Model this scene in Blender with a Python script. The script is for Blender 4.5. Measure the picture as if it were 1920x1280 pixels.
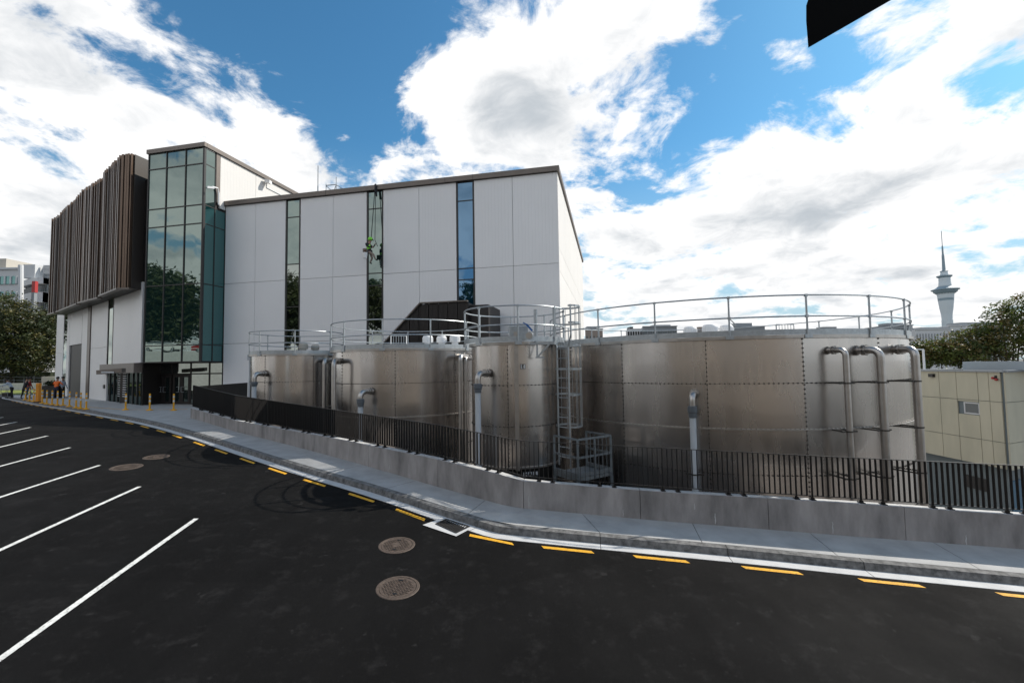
import bpy, bmesh, math, random
from math import sin, cos, pi, radians, sqrt, atan2, hypot
from mathutils import Vector, Matrix
random.seed(7)
for o in list(bpy.data.objects): bpy.data.objects.remove(o)
S = bpy.context.scene
COL = S.collection

# ------------------------------------------------------------------ camera
HC = 4.0; FPX = 853.0
pi_, ro_ = radians(3.02), radians(-0.89)
_f = Vector((0, cos(pi_), sin(pi_))); _r = Vector((1, 0, 0)); _u = _r.cross(_f)
CR = _r*cos(ro_) + _u*sin(ro_); CU = -_r*sin(ro_) + _u*cos(ro_)
cam = bpy.data.cameras.new('camera'); camo = bpy.data.objects.new('camera', cam); COL.objects.link(camo)
cam.sensor_width = 36; cam.lens = FPX/1920*36; cam.clip_end = 9000; cam.clip_start = 0.05
camo.matrix_world = Matrix(((CR.x, CU.x, -_f.x, 0), (CR.y, CU.y, -_f.y, 0), (CR.z, CU.z, -_f.z, HC), (0, 0, 0, 1)))
S.camera = camo
C0 = Vector((0, 0, HC))
def ray(px, py): return CR*((px-960)/FPX) - CU*((py-640)/FPX) + _f
def at(px, py, Y):
    d = ray(px, py); return C0 + d*(Y/d.y)
def atz(px, py, z):
    d = ray(px, py); return C0 + d*((z-HC)/d.z)
def onp(px, py, p0, n):
    d = ray(px, py); n = Vector((n[0], n[1], 0)); return C0 + d*((Vector((p0[0], p0[1], 0))-Vector((0, 0, 0))).dot(n)/d.dot(n))

# ------------------------------------------------------------------ light
SUN = Vector((1.05, 0.455, 1.0)).normalized()
sl = bpy.data.lights.new('sun', 'SUN'); sl.energy = 3.6; sl.angle = radians(0.53); sl.color = (1, .93, .83)
so = bpy.data.objects.new('sun', sl); COL.objects.link(so); so.rotation_euler = SUN.to_track_quat('Z', 'Y').to_euler()
so.location = (30, 20, 60)
W = bpy.data.worlds.new('World'); S.world = W; W.use_nodes = True
nt = W.node_tree; nt.nodes.clear(); L = nt.links
def N(t, **k):
    n = nt.nodes.new(t)
    for a, b in k.items(): setattr(n, a, b)
    return n
out = N('ShaderNodeOutputWorld'); bg = N('ShaderNodeBackground'); bg.inputs[1].default_value = 0.135
L.new(bg.outputs[0], out.inputs[0])
sky = N('ShaderNodeTexSky'); sky.sky_type = 'NISHITA'; sky.sun_disc = False
sky.sun_elevation = math.asin(SUN.z); sky.sun_rotation = atan2(SUN.x, SUN.y); sky.air_density = 1.0; sky.dust_density = .6; sky.ozone_density = 2.2
tc = N('ShaderNodeTexCoord'); sep = N('ShaderNodeSeparateXYZ'); L.new(tc.outputs['Generated'], sep.inputs[0])
def M(op, a, b=None, clamp=False):
    n = N('ShaderNodeMath', operation=op, use_clamp=clamp)
    for i, v in enumerate((a, b)):
        if v is None: continue
        if isinstance(v, (int, float)): n.inputs[i].default_value = v
        else: L.new(v, n.inputs[i])
    return n.outputs[0]
zc = M('MAXIMUM', sep.outputs[2], 0.0)
den = M('ADD', zc, 0.24)
cx = M('DIVIDE', sep.outputs[0], den); cy = M('DIVIDE', sep.outputs[1], den)
cmb = N('ShaderNodeCombineXYZ'); L.new(cx, cmb.inputs[0]); L.new(cy, cmb.inputs[1])
def noise(vec, scale, det, rough, off=(0, 0, 0), dist=0.0):
    mp = N('ShaderNodeMapping'); mp.inputs['Location'].default_value = off; L.new(vec, mp.inputs[0])
    n = N('ShaderNodeTexNoise'); n.inputs['Scale'].default_value = scale; n.inputs['Detail'].default_value = det
    n.inputs['Roughness'].default_value = rough; n.inputs['Distortion'].default_value = dist; L.new(mp.outputs[0], n.inputs[0]); return n.outputs[0]
wv = cmb.outputs[0]
n1 = noise(wv, 2.3, 12, .60, (3.1, 1.7, 0), .35)
n1s = noise(wv, 2.3, 5, .52, (3.1-.09, 1.7-.06, 0), .35)      # the same field a step towards the sun: thickness for the shading
n2 = noise(wv, .6, 3, .5, (9.2, 4.4, 2))
n3 = noise(wv, 7, 9, .66, (1.2, 7.7, 1), .6)
# where the banks of cloud and the clear gaps of that day stand in the sky: (bearing px, py, radius deg, weight)
BL = [(480, 110, 11, -.22), (590, 40, 9, -.16), (700, 190, 5, -.12), (380, 40, 7, -.13), (180, 60, 6, -.03), (640, 290, 4, -.05), (850, 245, 6, .09), (1000, 265, 6, .09), (1085, 230, 4, -.09), (1440, 100, 7, -.16), (1500, 50, 6, -.12), (1850, 60, 9, -.13), (1230, 200, 5, -.10), (1190, 305, 3.5, -.13), (1730, 140, 5, -.08),
      (1910, 430, 6, -.10), (130, 250, 15, .12), (60, 420, 14, .10), (250, 100, 6, .08), (930, 60, 8, .12), (1080, 90, 9, .15), (1250, 100, 7, .13), (960, 160, 5, .09), (430, 210, 7, .08), (960, 320, 7, .09), (800, 310, 4, .07), (860, 230, 5, .04),
      (1500, 250, 10, .14), (1750, 260, 13, .18), (1300, 420, 12, .12), (1600, 440, 16, .10), (1690, 60, 4.5, .13), (780, 150, 2.6, .15), (1400, 80, 4, .10), (1880, 150, 6, .10), (1160, 320, 4, .05), (1150, 30, 7, .05)]
bias = None
for (px, py, rd, w) in BL:
    d = ray(px, py).normalized()
    dt = N('ShaderNodeVectorMath', operation='DOT_PRODUCT'); L.new(tc.outputs['Generated'], dt.inputs[0]); dt.inputs[1].default_value = d
    mr = N('ShaderNodeMapRange', interpolation_type='SMOOTHERSTEP'); L.new(dt.outputs['Value'], mr.inputs[0])
    mr.inputs[1].default_value = cos(radians(rd*1.45)); mr.inputs[2].default_value = cos(radians(rd*.15)); mr.inputs[3].default_value = 0; mr.inputs[4].default_value = w*.60
    bias = mr.outputs[0] if bias is None else M('ADD', bias, mr.outputs[0])
# the bank of cloud behind the car park that the glass tower mirrors
dt = N('ShaderNodeVectorMath', operation='DOT_PRODUCT'); L.new(tc.outputs['Generated'], dt.inputs[0]); dt.inputs[1].default_value = Vector((-.8, -.5, .38)).normalized()
mr = N('ShaderNodeMapRange', interpolation_type='SMOOTHERSTEP'); L.new(dt.outputs['Value'], mr.inputs[0]); mr.inputs[1].default_value = cos(radians(48)); mr.inputs[2].default_value = cos(radians(8)); mr.inputs[3].default_value = 0; mr.inputs[4].default_value = .16
bias = M('ADD', bias, mr.outputs[0])
def comb(a, k3): 
    v = M('ADD', M('MULTIPLY', M('SUBTRACT', a, .5), 1.6), M('MULTIPLY', M('SUBTRACT', n2, .5), .45)); v = M('ADD', v, .5)
    return M('ADD', v, M('MULTIPLY', M('SUBTRACT', n3, .5), k3))
hb = M('MULTIPLY', M('SUBTRACT', .34, zc), .22)
dens = M('ADD', M('ADD', comb(n1, .58), bias), M('ADD', hb, .055))
mr = N('ShaderNodeMapRange', interpolation_type='SMOOTHSTEP'); L.new(dens, mr.inputs[0]); mr.inputs[1].default_value = .44; mr.inputs[2].default_value = .64
mask = mr.outputs[0]
thick = M('ADD', M('ADD', comb(n1s, .60), bias), hb)
mr2 = N('ShaderNodeMapRange', interpolation_type='SMOOTHSTEP'); L.new(thick, mr2.inputs[0]); mr2.inputs[1].default_value = .50; mr2.inputs[2].default_value = 1.12
cr = N('ShaderNodeMix', data_type='RGBA'); L.new(mr2.outputs[0], cr.inputs[0]); cr.inputs[6].default_value = (6.0, 5.97, 5.95, 1); cr.inputs[7].default_value = (2.9, 3.15, 3.4, 1)
mixc = N('ShaderNodeMix', data_type='RGBA'); L.new(mask, mixc.inputs[0])
skym = N('ShaderNodeMix', data_type='RGBA', blend_type='MULTIPLY'); skym.inputs[0].default_value = 1; L.new(sky.outputs[0], skym.inputs[6]); skym.inputs[7].default_value = (.34, .68, .77, 1)
lowm = N('ShaderNodeMapRange', interpolation_type='SMOOTHSTEP'); L.new(sep.outputs[2], lowm.inputs[0]); lowm.inputs[1].default_value = .45; lowm.inputs[2].default_value = .0; lowm.inputs[3].default_value = 0; lowm.inputs[4].default_value = .95
skyl = N('ShaderNodeMix', data_type='RGBA'); L.new(lowm.outputs[0], skyl.inputs[0]); L.new(skym.outputs[2], skyl.inputs[6]); skyl.inputs[7].default_value = (2.8, 3.6, 4.05, 1)
L.new(skyl.outputs[2], mixc.inputs[6]); L.new(cr.outputs[2], mixc.inputs[7]); L.new(mixc.outputs[2], bg.inputs[0])
vs = S.view_settings; vs.view_transform = 'Standard'; vs.look = 'None'; vs.exposure = 0.48; vs.gamma = 1; vs.use_curve_mapping = False
S.render.resolution_x = 1024; S.render.resolution_y = 682
S.render.engine = 'CYCLES'

# ------------------------------------------------------------------ materials
def mat(name, col, rough=.6, metal=0., var=.0, vscale=3., bump=0., bscale=60., col2=None, spec=.5, streak=False, ior=None, stretch=(1, 1, 1), rvar=0., bd=4):
    m = bpy.data.materials.new(name); m.use_nodes = True; t = m.node_tree; b = t.nodes['Principled BSDF']
    b.inputs['Base Color'].default_value = (*col, 1); b.inputs['Roughness'].default_value = rough; b.inputs['Metallic'].default_value = metal
    b.inputs['Specular IOR Level'].default_value = spec
    if ior: b.inputs['IOR'].default_value = ior
    if var or col2 or bump or rvar:
        g = t.nodes.new('ShaderNodeNewGeometry'); mp = t.nodes.new('ShaderNodeMapping'); t.links.new(g.outputs['Position'], mp.inputs[0])
        mp.inputs['Scale'].default_value = (1, 1, .3) if streak else stretch
        if var or col2 or rvar:
            n = t.nodes.new('ShaderNodeTexNoise'); n.inputs['Scale'].default_value = vscale; n.inputs['Detail'].default_value = 8; n.inputs['Roughness'].default_value = .6
            t.links.new(mp.outputs[0], n.inputs[0])
            mx = t.nodes.new('ShaderNodeMix'); mx.data_type = 'RGBA'; r = t.nodes.new('ShaderNodeMapRange'); r.inputs[1].default_value = .3; r.inputs[2].default_value = .7
            t.links.new(n.outputs[0], r.inputs[0]); t.links.new(r.outputs[0], mx.inputs[0])
            c2 = col2 or tuple(min(1, c*(1+var)) for c in col); c1 = col if col2 else tuple(c*(1-var) for c in col)
            mx.inputs[6].default_value = (*c1, 1); mx.inputs[7].default_value = (*c2, 1); t.links.new(mx.outputs[2], b.inputs['Base Color'])
            if rvar:
                rr = t.nodes.new('ShaderNodeMapRange'); rr.inputs[1].default_value = .3; rr.inputs[2].default_value = .7; rr.inputs[3].default_value = rough-rvar; rr.inputs[4].default_value = rough+rvar
                t.links.new(n.outputs[0], rr.inputs[0]); t.links.new(rr.outputs[0], b.inputs['Roughness'])
        if bump:
            n = t.nodes.new('ShaderNodeTexNoise'); n.inputs['Scale'].default_value = bscale; n.inputs['Detail'].default_value = bd
            t.links.new((mp if not streak else g).outputs[0], n.inputs[0]); bp = t.nodes.new('ShaderNodeBump'); bp.inputs['Strength'].default_value = 1; bp.inputs['Distance'].default_value = bump
            t.links.new(n.outputs[0], bp.inputs['Height']); t.links.new(bp.outputs[0], b.inputs['Normal'])
    return m
def asphalt():
    m = mat('asphalt', (.02, .02, .021), .85, spec=.10); t = m.node_tree; b = t.nodes['Principled BSDF']; g = t.nodes.new('ShaderNodeNewGeometry')
    def nz(s, d=6, r=.6, st=None):
        n = t.nodes.new('ShaderNodeTexNoise'); n.inputs['Scale'].default_value = s; n.inputs['Detail'].default_value = d; n.inputs['Roughness'].default_value = r
        if st:
            mp = t.nodes.new('ShaderNodeMapping'); mp.inputs['Rotation'].default_value = (0, 0, st[0]); mp.inputs['Scale'].default_value = (1, st[1], 1); t.links.new(g.outputs[0], mp.inputs[0]); t.links.new(mp.outputs[0], n.inputs[0])
        else: t.links.new(g.outputs[0], n.inputs[0])
        return n.outputs[0]
    def ramp(v, a, bb, lo, hi):
        r = t.nodes.new('ShaderNodeMapRange'); r.inputs[1].default_value = a; r.inputs[2].default_value = bb; r.inputs[3].default_value = lo; r.inputs[4].default_value = hi; t.links.new(v, r.inputs[0]); return r.outputs[0]
    def mm(op, a, c):
        n = t.nodes.new('ShaderNodeMath'); n.operation = op
        for i, v in enumerate((a, c)):
            if isinstance(v, float): n.inputs[i].default_value = v
            else: t.links.new(v, n.inputs[i])
        return n.outputs[0]
    fine = ramp(nz(220, 3, .7), .35, .75, .7, 1.5); spk = ramp(nz(34, 3, .6), .66, .74, 0., .022); big = ramp(nz(.35, 5, .55), .3, .7, .75, 1.25); strk = ramp(nz(1.6, 6, .6, (.7, .18)), .35, .7, .82, 1.22)
    dust = ramp(nz(2.6, 9, .72), .53, .74, 0., .011)
    vo = t.nodes.new('ShaderNodeTexVoronoi'); vo.inputs['Scale'].default_value = 1.0; mp = t.nodes.new('ShaderNodeMapping'); mp.inputs['Rotation'].default_value = (0, 0, .55); mp.inputs['Scale'].default_value = (.05, .28, 1); t.links.new(g.outputs[0], mp.inputs[0]); t.links.new(mp.outputs[0], vo.inputs[0])
    sp_ = t.nodes.new('ShaderNodeSeparateColor'); t.links.new(vo.outputs['Color'], sp_.inputs[0]); lane = ramp(sp_.outputs[0], 0, 1, .86, 1.16)
    scf = ramp(nz(3.4, 5, .6), .655, .72, 0., .014); big = mm('MULTIPLY', big, lane); spk = mm('ADD', spk, scf)
    v = mm('ADD', mm('ADD', mm('MULTIPLY', mm('MULTIPLY', fine, big), mm('MULTIPLY', strk, .0048)), spk), dust)
    c = t.nodes.new('ShaderNodeCombineColor'); t.links.new(mm('MULTIPLY', v, 1.04), c.inputs[0]); t.links.new(v, c.inputs[1]); t.links.new(mm('MULTIPLY', v, 1.0), c.inputs[2]); t.links.new(c.outputs[0], b.inputs['Base Color'])
    t.links.new(ramp(nz(.5, 5, .6), .3, .7, .74, .92), b.inputs['Roughness'])
    bp = t.nodes.new('ShaderNodeBump'); bp.inputs['Distance'].default_value = .006; t.links.new(nz(160, 4, .7), bp.inputs['Height']); t.links.new(bp.outputs[0], b.inputs['Normal'])
    return m
def glass(name, dark, tint, fac=.5, wob=.002):
    m = bpy.data.materials.new(name); m.use_nodes = True; t = m.node_tree; t.nodes.clear()
    o = t.nodes.new('ShaderNodeOutputMaterial'); mx = t.nodes.new('ShaderNodeMixShader'); d = t.nodes.new('ShaderNodeBsdfDiffuse'); g = t.nodes.new('ShaderNodeBsdfGlossy')
    d.inputs[0].default_value = (*dark, 1); g.inputs[0].default_value = (*tint, 1); g.inputs['Roughness'].default_value = .015
    lw = t.nodes.new('ShaderNodeLayerWeight'); lw.inputs[0].default_value = .35
    mr = t.nodes.new('ShaderNodeMapRange'); mr.inputs[1].default_value = 0; mr.inputs[2].default_value = 1; mr.inputs[3].default_value = fac; mr.inputs[4].default_value = min(1, fac+.55)
    t.links.new(lw.outputs['Fresnel'], mr.inputs[0]); t.links.new(mr.outputs[0], mx.inputs[0]); t.links.new(d.outputs[0], mx.inputs[1]); t.links.new(g.outputs[0], mx.inputs[2]); t.links.new(mx.outputs[0], o.inputs[0])
    ge = t.nodes.new('ShaderNodeNewGeometry'); n = t.nodes.new('ShaderNodeTexNoise'); n.inputs['Scale'].default_value = .7; n.inputs['Detail'].default_value = 1; t.links.new(ge.outputs[0], n.inputs[0])
    bp = t.nodes.new('ShaderNodeBump'); bp.inputs['Distance'].default_value = wob*4; t.links.new(n.outputs[0], bp.inputs['Height']); t.links.new(bp.outputs[0], g.inputs['Normal'])
    return m
def steel():
    m = mat('stainless_steel', (.47, .435, .40), .20, 1.0, rvar=.0); t = m.node_tree; b = t.nodes['Principled BSDF']
    g = t.nodes.new('ShaderNodeNewGeometry'); oi = t.nodes.new('ShaderNodeObjectInfo')
    def nz(s, d, sc):
        mp = t.nodes.new('ShaderNodeMapping'); mp.inputs['Scale'].default_value = sc; t.links.new(g.outputs[0], mp.inputs[0])
        n = t.nodes.new('ShaderNodeTexNoise'); n.inputs['Scale'].default_value = s; n.inputs['Detail'].default_value = d; t.links.new(mp.outputs[0], n.inputs[0]); return n.outputs[0]
    r = t.nodes.new('ShaderNodeMapRange'); r.inputs[1].default_value = .3; r.inputs[2].default_value = .7; r.inputs[3].default_value = .22; r.inputs[4].default_value = .30; t.links.new(nz(2.0, 5, (1, 1, .25)), r.inputs[0]); t.links.new(r.outputs[0], b.inputs['Roughness'])
    cm = t.nodes.new('ShaderNodeMix'); cm.data_type = 'RGBA'; t.links.new(oi.outputs['Random'], cm.inputs[0]); cm.inputs[6].default_value = (.535, .505, .48, 1); cm.inputs[7].default_value = (.515, .485, .462, 1); t.links.new(cm.outputs[2], b.inputs['Base Color'])
    b.inputs['Coat Weight'].default_value = .35; b.inputs['Coat Roughness'].default_value = .05; b.inputs['Coat IOR'].default_value = 1.9
    bp = t.nodes.new('ShaderNodeBump'); bp.inputs['Distance'].default_value = .020; t.links.new(nz(.55, 1, (1, 1, .8)), bp.inputs['Height'])
    bp2 = t.nodes.new('ShaderNodeBump'); bp2.inputs['Distance'].default_value = .00012; t.links.new(nz(9, 2, (1, 1, .15)), bp2.inputs['Height']); t.links.new(bp.outputs[0], bp2.inputs['Normal']); t.links.new(bp2.outputs[0], b.inputs['Normal'])
    return m
def ribbed(name, col, rough, period, axis, dist):
    """fine vertical profile of a cladding panel, too small to model, as relief along the wall"""
    m = mat(name, col, rough, spec=.4); t = m.node_tree; b = t.nodes['Principled BSDF']; g = t.nodes.new('ShaderNodeNewGeometry')
    dp = t.nodes.new('ShaderNodeVectorMath'); dp.operation = 'DOT_PRODUCT'; dp.inputs[1].default_value = (axis[0]/period, axis[1]/period, 0); t.links.new(g.outputs[0], dp.inputs[0])
    fr = t.nodes.new('ShaderNodeMath'); fr.operation = 'FRACT'; t.links.new(dp.outputs['Value'], fr.inputs[0]); st = t.nodes.new('ShaderNodeMapRange'); st.interpolation_type = 'SMOOTHSTEP'; st.inputs[1].default_value = .78; st.inputs[2].default_value = .9; t.links.new(fr.outputs[0], st.inputs[0])
    st2 = t.nodes.new('ShaderNodeMapRange'); st2.interpolation_type = 'SMOOTHSTEP'; st2.inputs[1].default_value = .9; st2.inputs[2].default_value = 1; t.links.new(fr.outputs[0], st2.inputs[0])
    sb = t.nodes.new('ShaderNodeMath'); sb.operation = 'SUBTRACT'; t.links.new(st2.outputs[0], sb.inputs[0]); t.links.new(st.outputs[0], sb.inputs[1])
    bp = t.nodes.new('ShaderNodeBump'); bp.inputs['Distance'].default_value = dist; t.links.new(sb.outputs[0], bp.inputs['Height']); t.links.new(bp.outputs[0], b.inputs['Normal'])
    n = t.nodes.new('ShaderNodeTexNoise'); n.inputs['Scale'].default_value = .35; n.inputs['Detail'].default_value = 4; t.links.new(g.outputs[0], n.inputs[0]); mx = t.nodes.new('ShaderNodeMix'); mx.data_type = 'RGBA'; t.links.new(n.outputs[0], mx.inputs[0])
    mx.inputs[6].default_value = (*[c*.93 for c in col], 1); mx.inputs[7].default_value = (*[min(1, c*1.04) for c in col], 1)
    oi = t.nodes.new('ShaderNodeObjectInfo'); rr = t.nodes.new('ShaderNodeMapRange'); rr.inputs[3].default_value = .95; rr.inputs[4].default_value = 1.0; t.links.new(oi.outputs['Random'], rr.inputs[0])
    ml = t.nodes.new('ShaderNodeVectorMath'); ml.operation = 'SCALE'; t.links.new(mx.outputs[2], ml.inputs[0]); t.links.new(rr.outputs[0], ml.inputs['Scale']); t.links.new(ml.outputs[0], b.inputs['Base Color'])
    return m
FD = Vector((cos(radians(12.16)), -sin(radians(12.16)), 0)); FN = Vector((-sin(radians(12.16)), -cos(radians(12.16)), 0))
m_asph = asphalt()
m_conc = mat('concrete_path', (.37, .37, .365), .85, var=.16, vscale=1.7, bump=.002, bscale=90)
m_kerb = mat('kerb_concrete', (.14, .138, .135), .9, var=.6, vscale=8, bump=.004, bscale=60)
m_chan = mat('channel_concrete', (.5, .5, .5), .8, var=.12, vscale=3, bump=.002, bscale=80)
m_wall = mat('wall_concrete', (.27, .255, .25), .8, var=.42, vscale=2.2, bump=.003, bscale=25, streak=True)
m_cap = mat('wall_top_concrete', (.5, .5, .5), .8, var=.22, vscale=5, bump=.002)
m_black = mat('black_powder_coat', (.012, .011, .011), .42, spec=.5)
m_wp = mat('white_paint', (.68, .68, .66), .7, var=.13, vscale=14, bump=.002, bscale=150)
m_yp = mat('yellow_paint', (.75, .36, .012), .65, var=.13, vscale=12, bump=.002, bscale=150)
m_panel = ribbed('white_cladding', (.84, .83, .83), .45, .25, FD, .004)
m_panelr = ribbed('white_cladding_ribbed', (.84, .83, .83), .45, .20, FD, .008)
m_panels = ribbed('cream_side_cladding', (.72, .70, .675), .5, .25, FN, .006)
m_plain = mat('white_wing_cladding', (.78, .77, .76), .5, var=.03, vscale=.4)
m_brown = mat('brown_metal', (.16, .135, .118), .42, .35, var=.08, vscale=2)
m_fin = mat('bronze_fin_metal', (.15, .102, .074), .36, .5, var=.22, vscale=1.2, streak=True)
m_dark = mat('dark_brown_metal', (.022, .018, .017), .5, .2)
m_mull = mat('mullion_metal', (.035, .034, .034), .4, .3)
def worn(m, lim=.60, dark=(.03, .03, .03)):
    t = m.node_tree; b = t.nodes['Principled BSDF']; g = t.nodes.new('ShaderNodeNewGeometry'); src = b.inputs['Base Color'].links[0].from_socket
    n = t.nodes.new('ShaderNodeTexNoise'); n.inputs['Scale'].default_value = 26; n.inputs['Detail'].default_value = 9; n.inputs['Roughness'].default_value = .75; t.links.new(g.outputs[0], n.inputs[0])
    r = t.nodes.new('ShaderNodeMapRange'); r.inputs[1].default_value = lim; r.inputs[2].default_value = lim+.06; t.links.new(n.outputs[0], r.inputs[0])
    mx = t.nodes.new('ShaderNodeMix'); mx.data_type = 'RGBA'; t.links.new(r.outputs[0], mx.inputs[0]); t.links.new(src, mx.inputs[6]); mx.inputs[7].default_value = (*dark, 1); t.links.new(mx.outputs[2], b.inputs['Base Color'])
m_wpr = mat('worn_white_road_paint', (.66, .66, .63), .75, var=.2, vscale=9, bump=.003, bscale=150); worn(m_wpr, .555)
m_ypr = mat('worn_yellow_road_paint', (.72, .36, .012), .7, var=.2, vscale=9, bump=.003, bscale=150); worn(m_ypr, .565)
m_gl = glass('green_glass', (.012, .035, .034), (.38, .46, .43), .50)
m_gls = glass('dark_teal_glass', (.004, .04, .042), (.28, .50, .50), .38)
m_glb = glass('blue_window_glass', (.002, .03, .055), (.25, .42, .62), .45)
m_gld = glass('black_window_glass', (.005, .007, .007), (.62, .68, .64), .42)
m_door = glass('door_glass', (.008, .014, .014), (.35, .42, .40), .30)
m_steel = steel()
m_gal = mat('galvanised_steel', (.42, .45, .47), .42, .75, var=.15, vscale=12)
m_gal_shade = mat('shaded_galvanised_steel', (.20, .225, .24), .5, .6, var=.2, vscale=10)  # darker copy of the galvanised colour: the platform's shade is painted in
m_pipe = mat('brushed_pipe_steel', (.45, .43, .41), .33, .9, var=.12, vscale=4)
m_bolt = mat('bolt_steel', (.07, .065, .06), .5, .6)
m_pvc = mat('white_pvc', (.50, .54, .58), .4, var=.05)
m_coup = mat('grey_coupling', (.10, .115, .13), .5)
m_white = mat('white_vent_plastic', (.80, .80, .80), .4)
m_iron = mat('cast_iron', (.085, .062, .048), .7, .2, var=.35, vscale=16, bump=.003, bscale=50)
m_grate = mat('dark_iron', (.01, .01, .01), .5, .3)
m_grass = mat('grass', (.17, .20, .04), .9, var=.3, vscale=4, bump=.03, bscale=30)
m_beige = mat('weathered_cream_panel', (.52, .49, .38), .8, col2=(.42, .40, .31), vscale=1.1, bump=.002, streak=True)
m_bluewall = mat('blue_grey_wall', (.13, .16, .175), .7, var=.08)
m_trim = mat('grey_trim', (.25, .27, .29), .5, .3)
m_far = [mat('pale_city_wall', (.55, .56, .57), .8), mat('brick_city_wall', (.27, .22, .19), .8), mat('grey_city_wall', (.22, .235, .25), .8), mat('cream_city_wall', (.42, .39, .34), .8)]
m_win = mat('far_window', (.035, .05, .06), .2, spec=.8)
m_tow = mat('hazed_tower_concrete', (.55, .62, .66), .7); m_towd = mat('tower_dark_band', (.22, .30, .35), .5)  # tower albedo lightened: the haze of distance sits in its colour
m_earth = mat('ground', (.10, .10, .09), .95, var=.2, vscale=.05)
m_yard = mat('yard_concrete', (.16, .155, .15), .9, var=.2)
m_bark = mat('bark', (.055, .042, .032), .9, var=.3, vscale=6, bump=.01, bscale=20)
m_skin = mat('skin', (.30, .17, .11), .6)
m_lime = mat('lime_hi_vis', (.25, .75, .06), .6); m_or = mat('orange_hi_vis', (.85, .16, .02), .7); m_blk = mat('black_cloth', (.012, .012, .015), .8); m_kh = mat('khaki_cloth', (.24, .19, .16), .85)
m_wsh = mat('pale_blue_cloth', (.48, .56, .66), .8); m_red = mat('red_cloth', (.32, .03, .03), .8); m_hair = mat('hair', (.012, .01, .008), .6); m_jean = mat('jeans', (.06, .12, .2), .85); m_navy = mat('navy_cloth', (.02, .025, .05), .8)
m_redp = mat('red_panel', (.35, .02, .02), .5)

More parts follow.
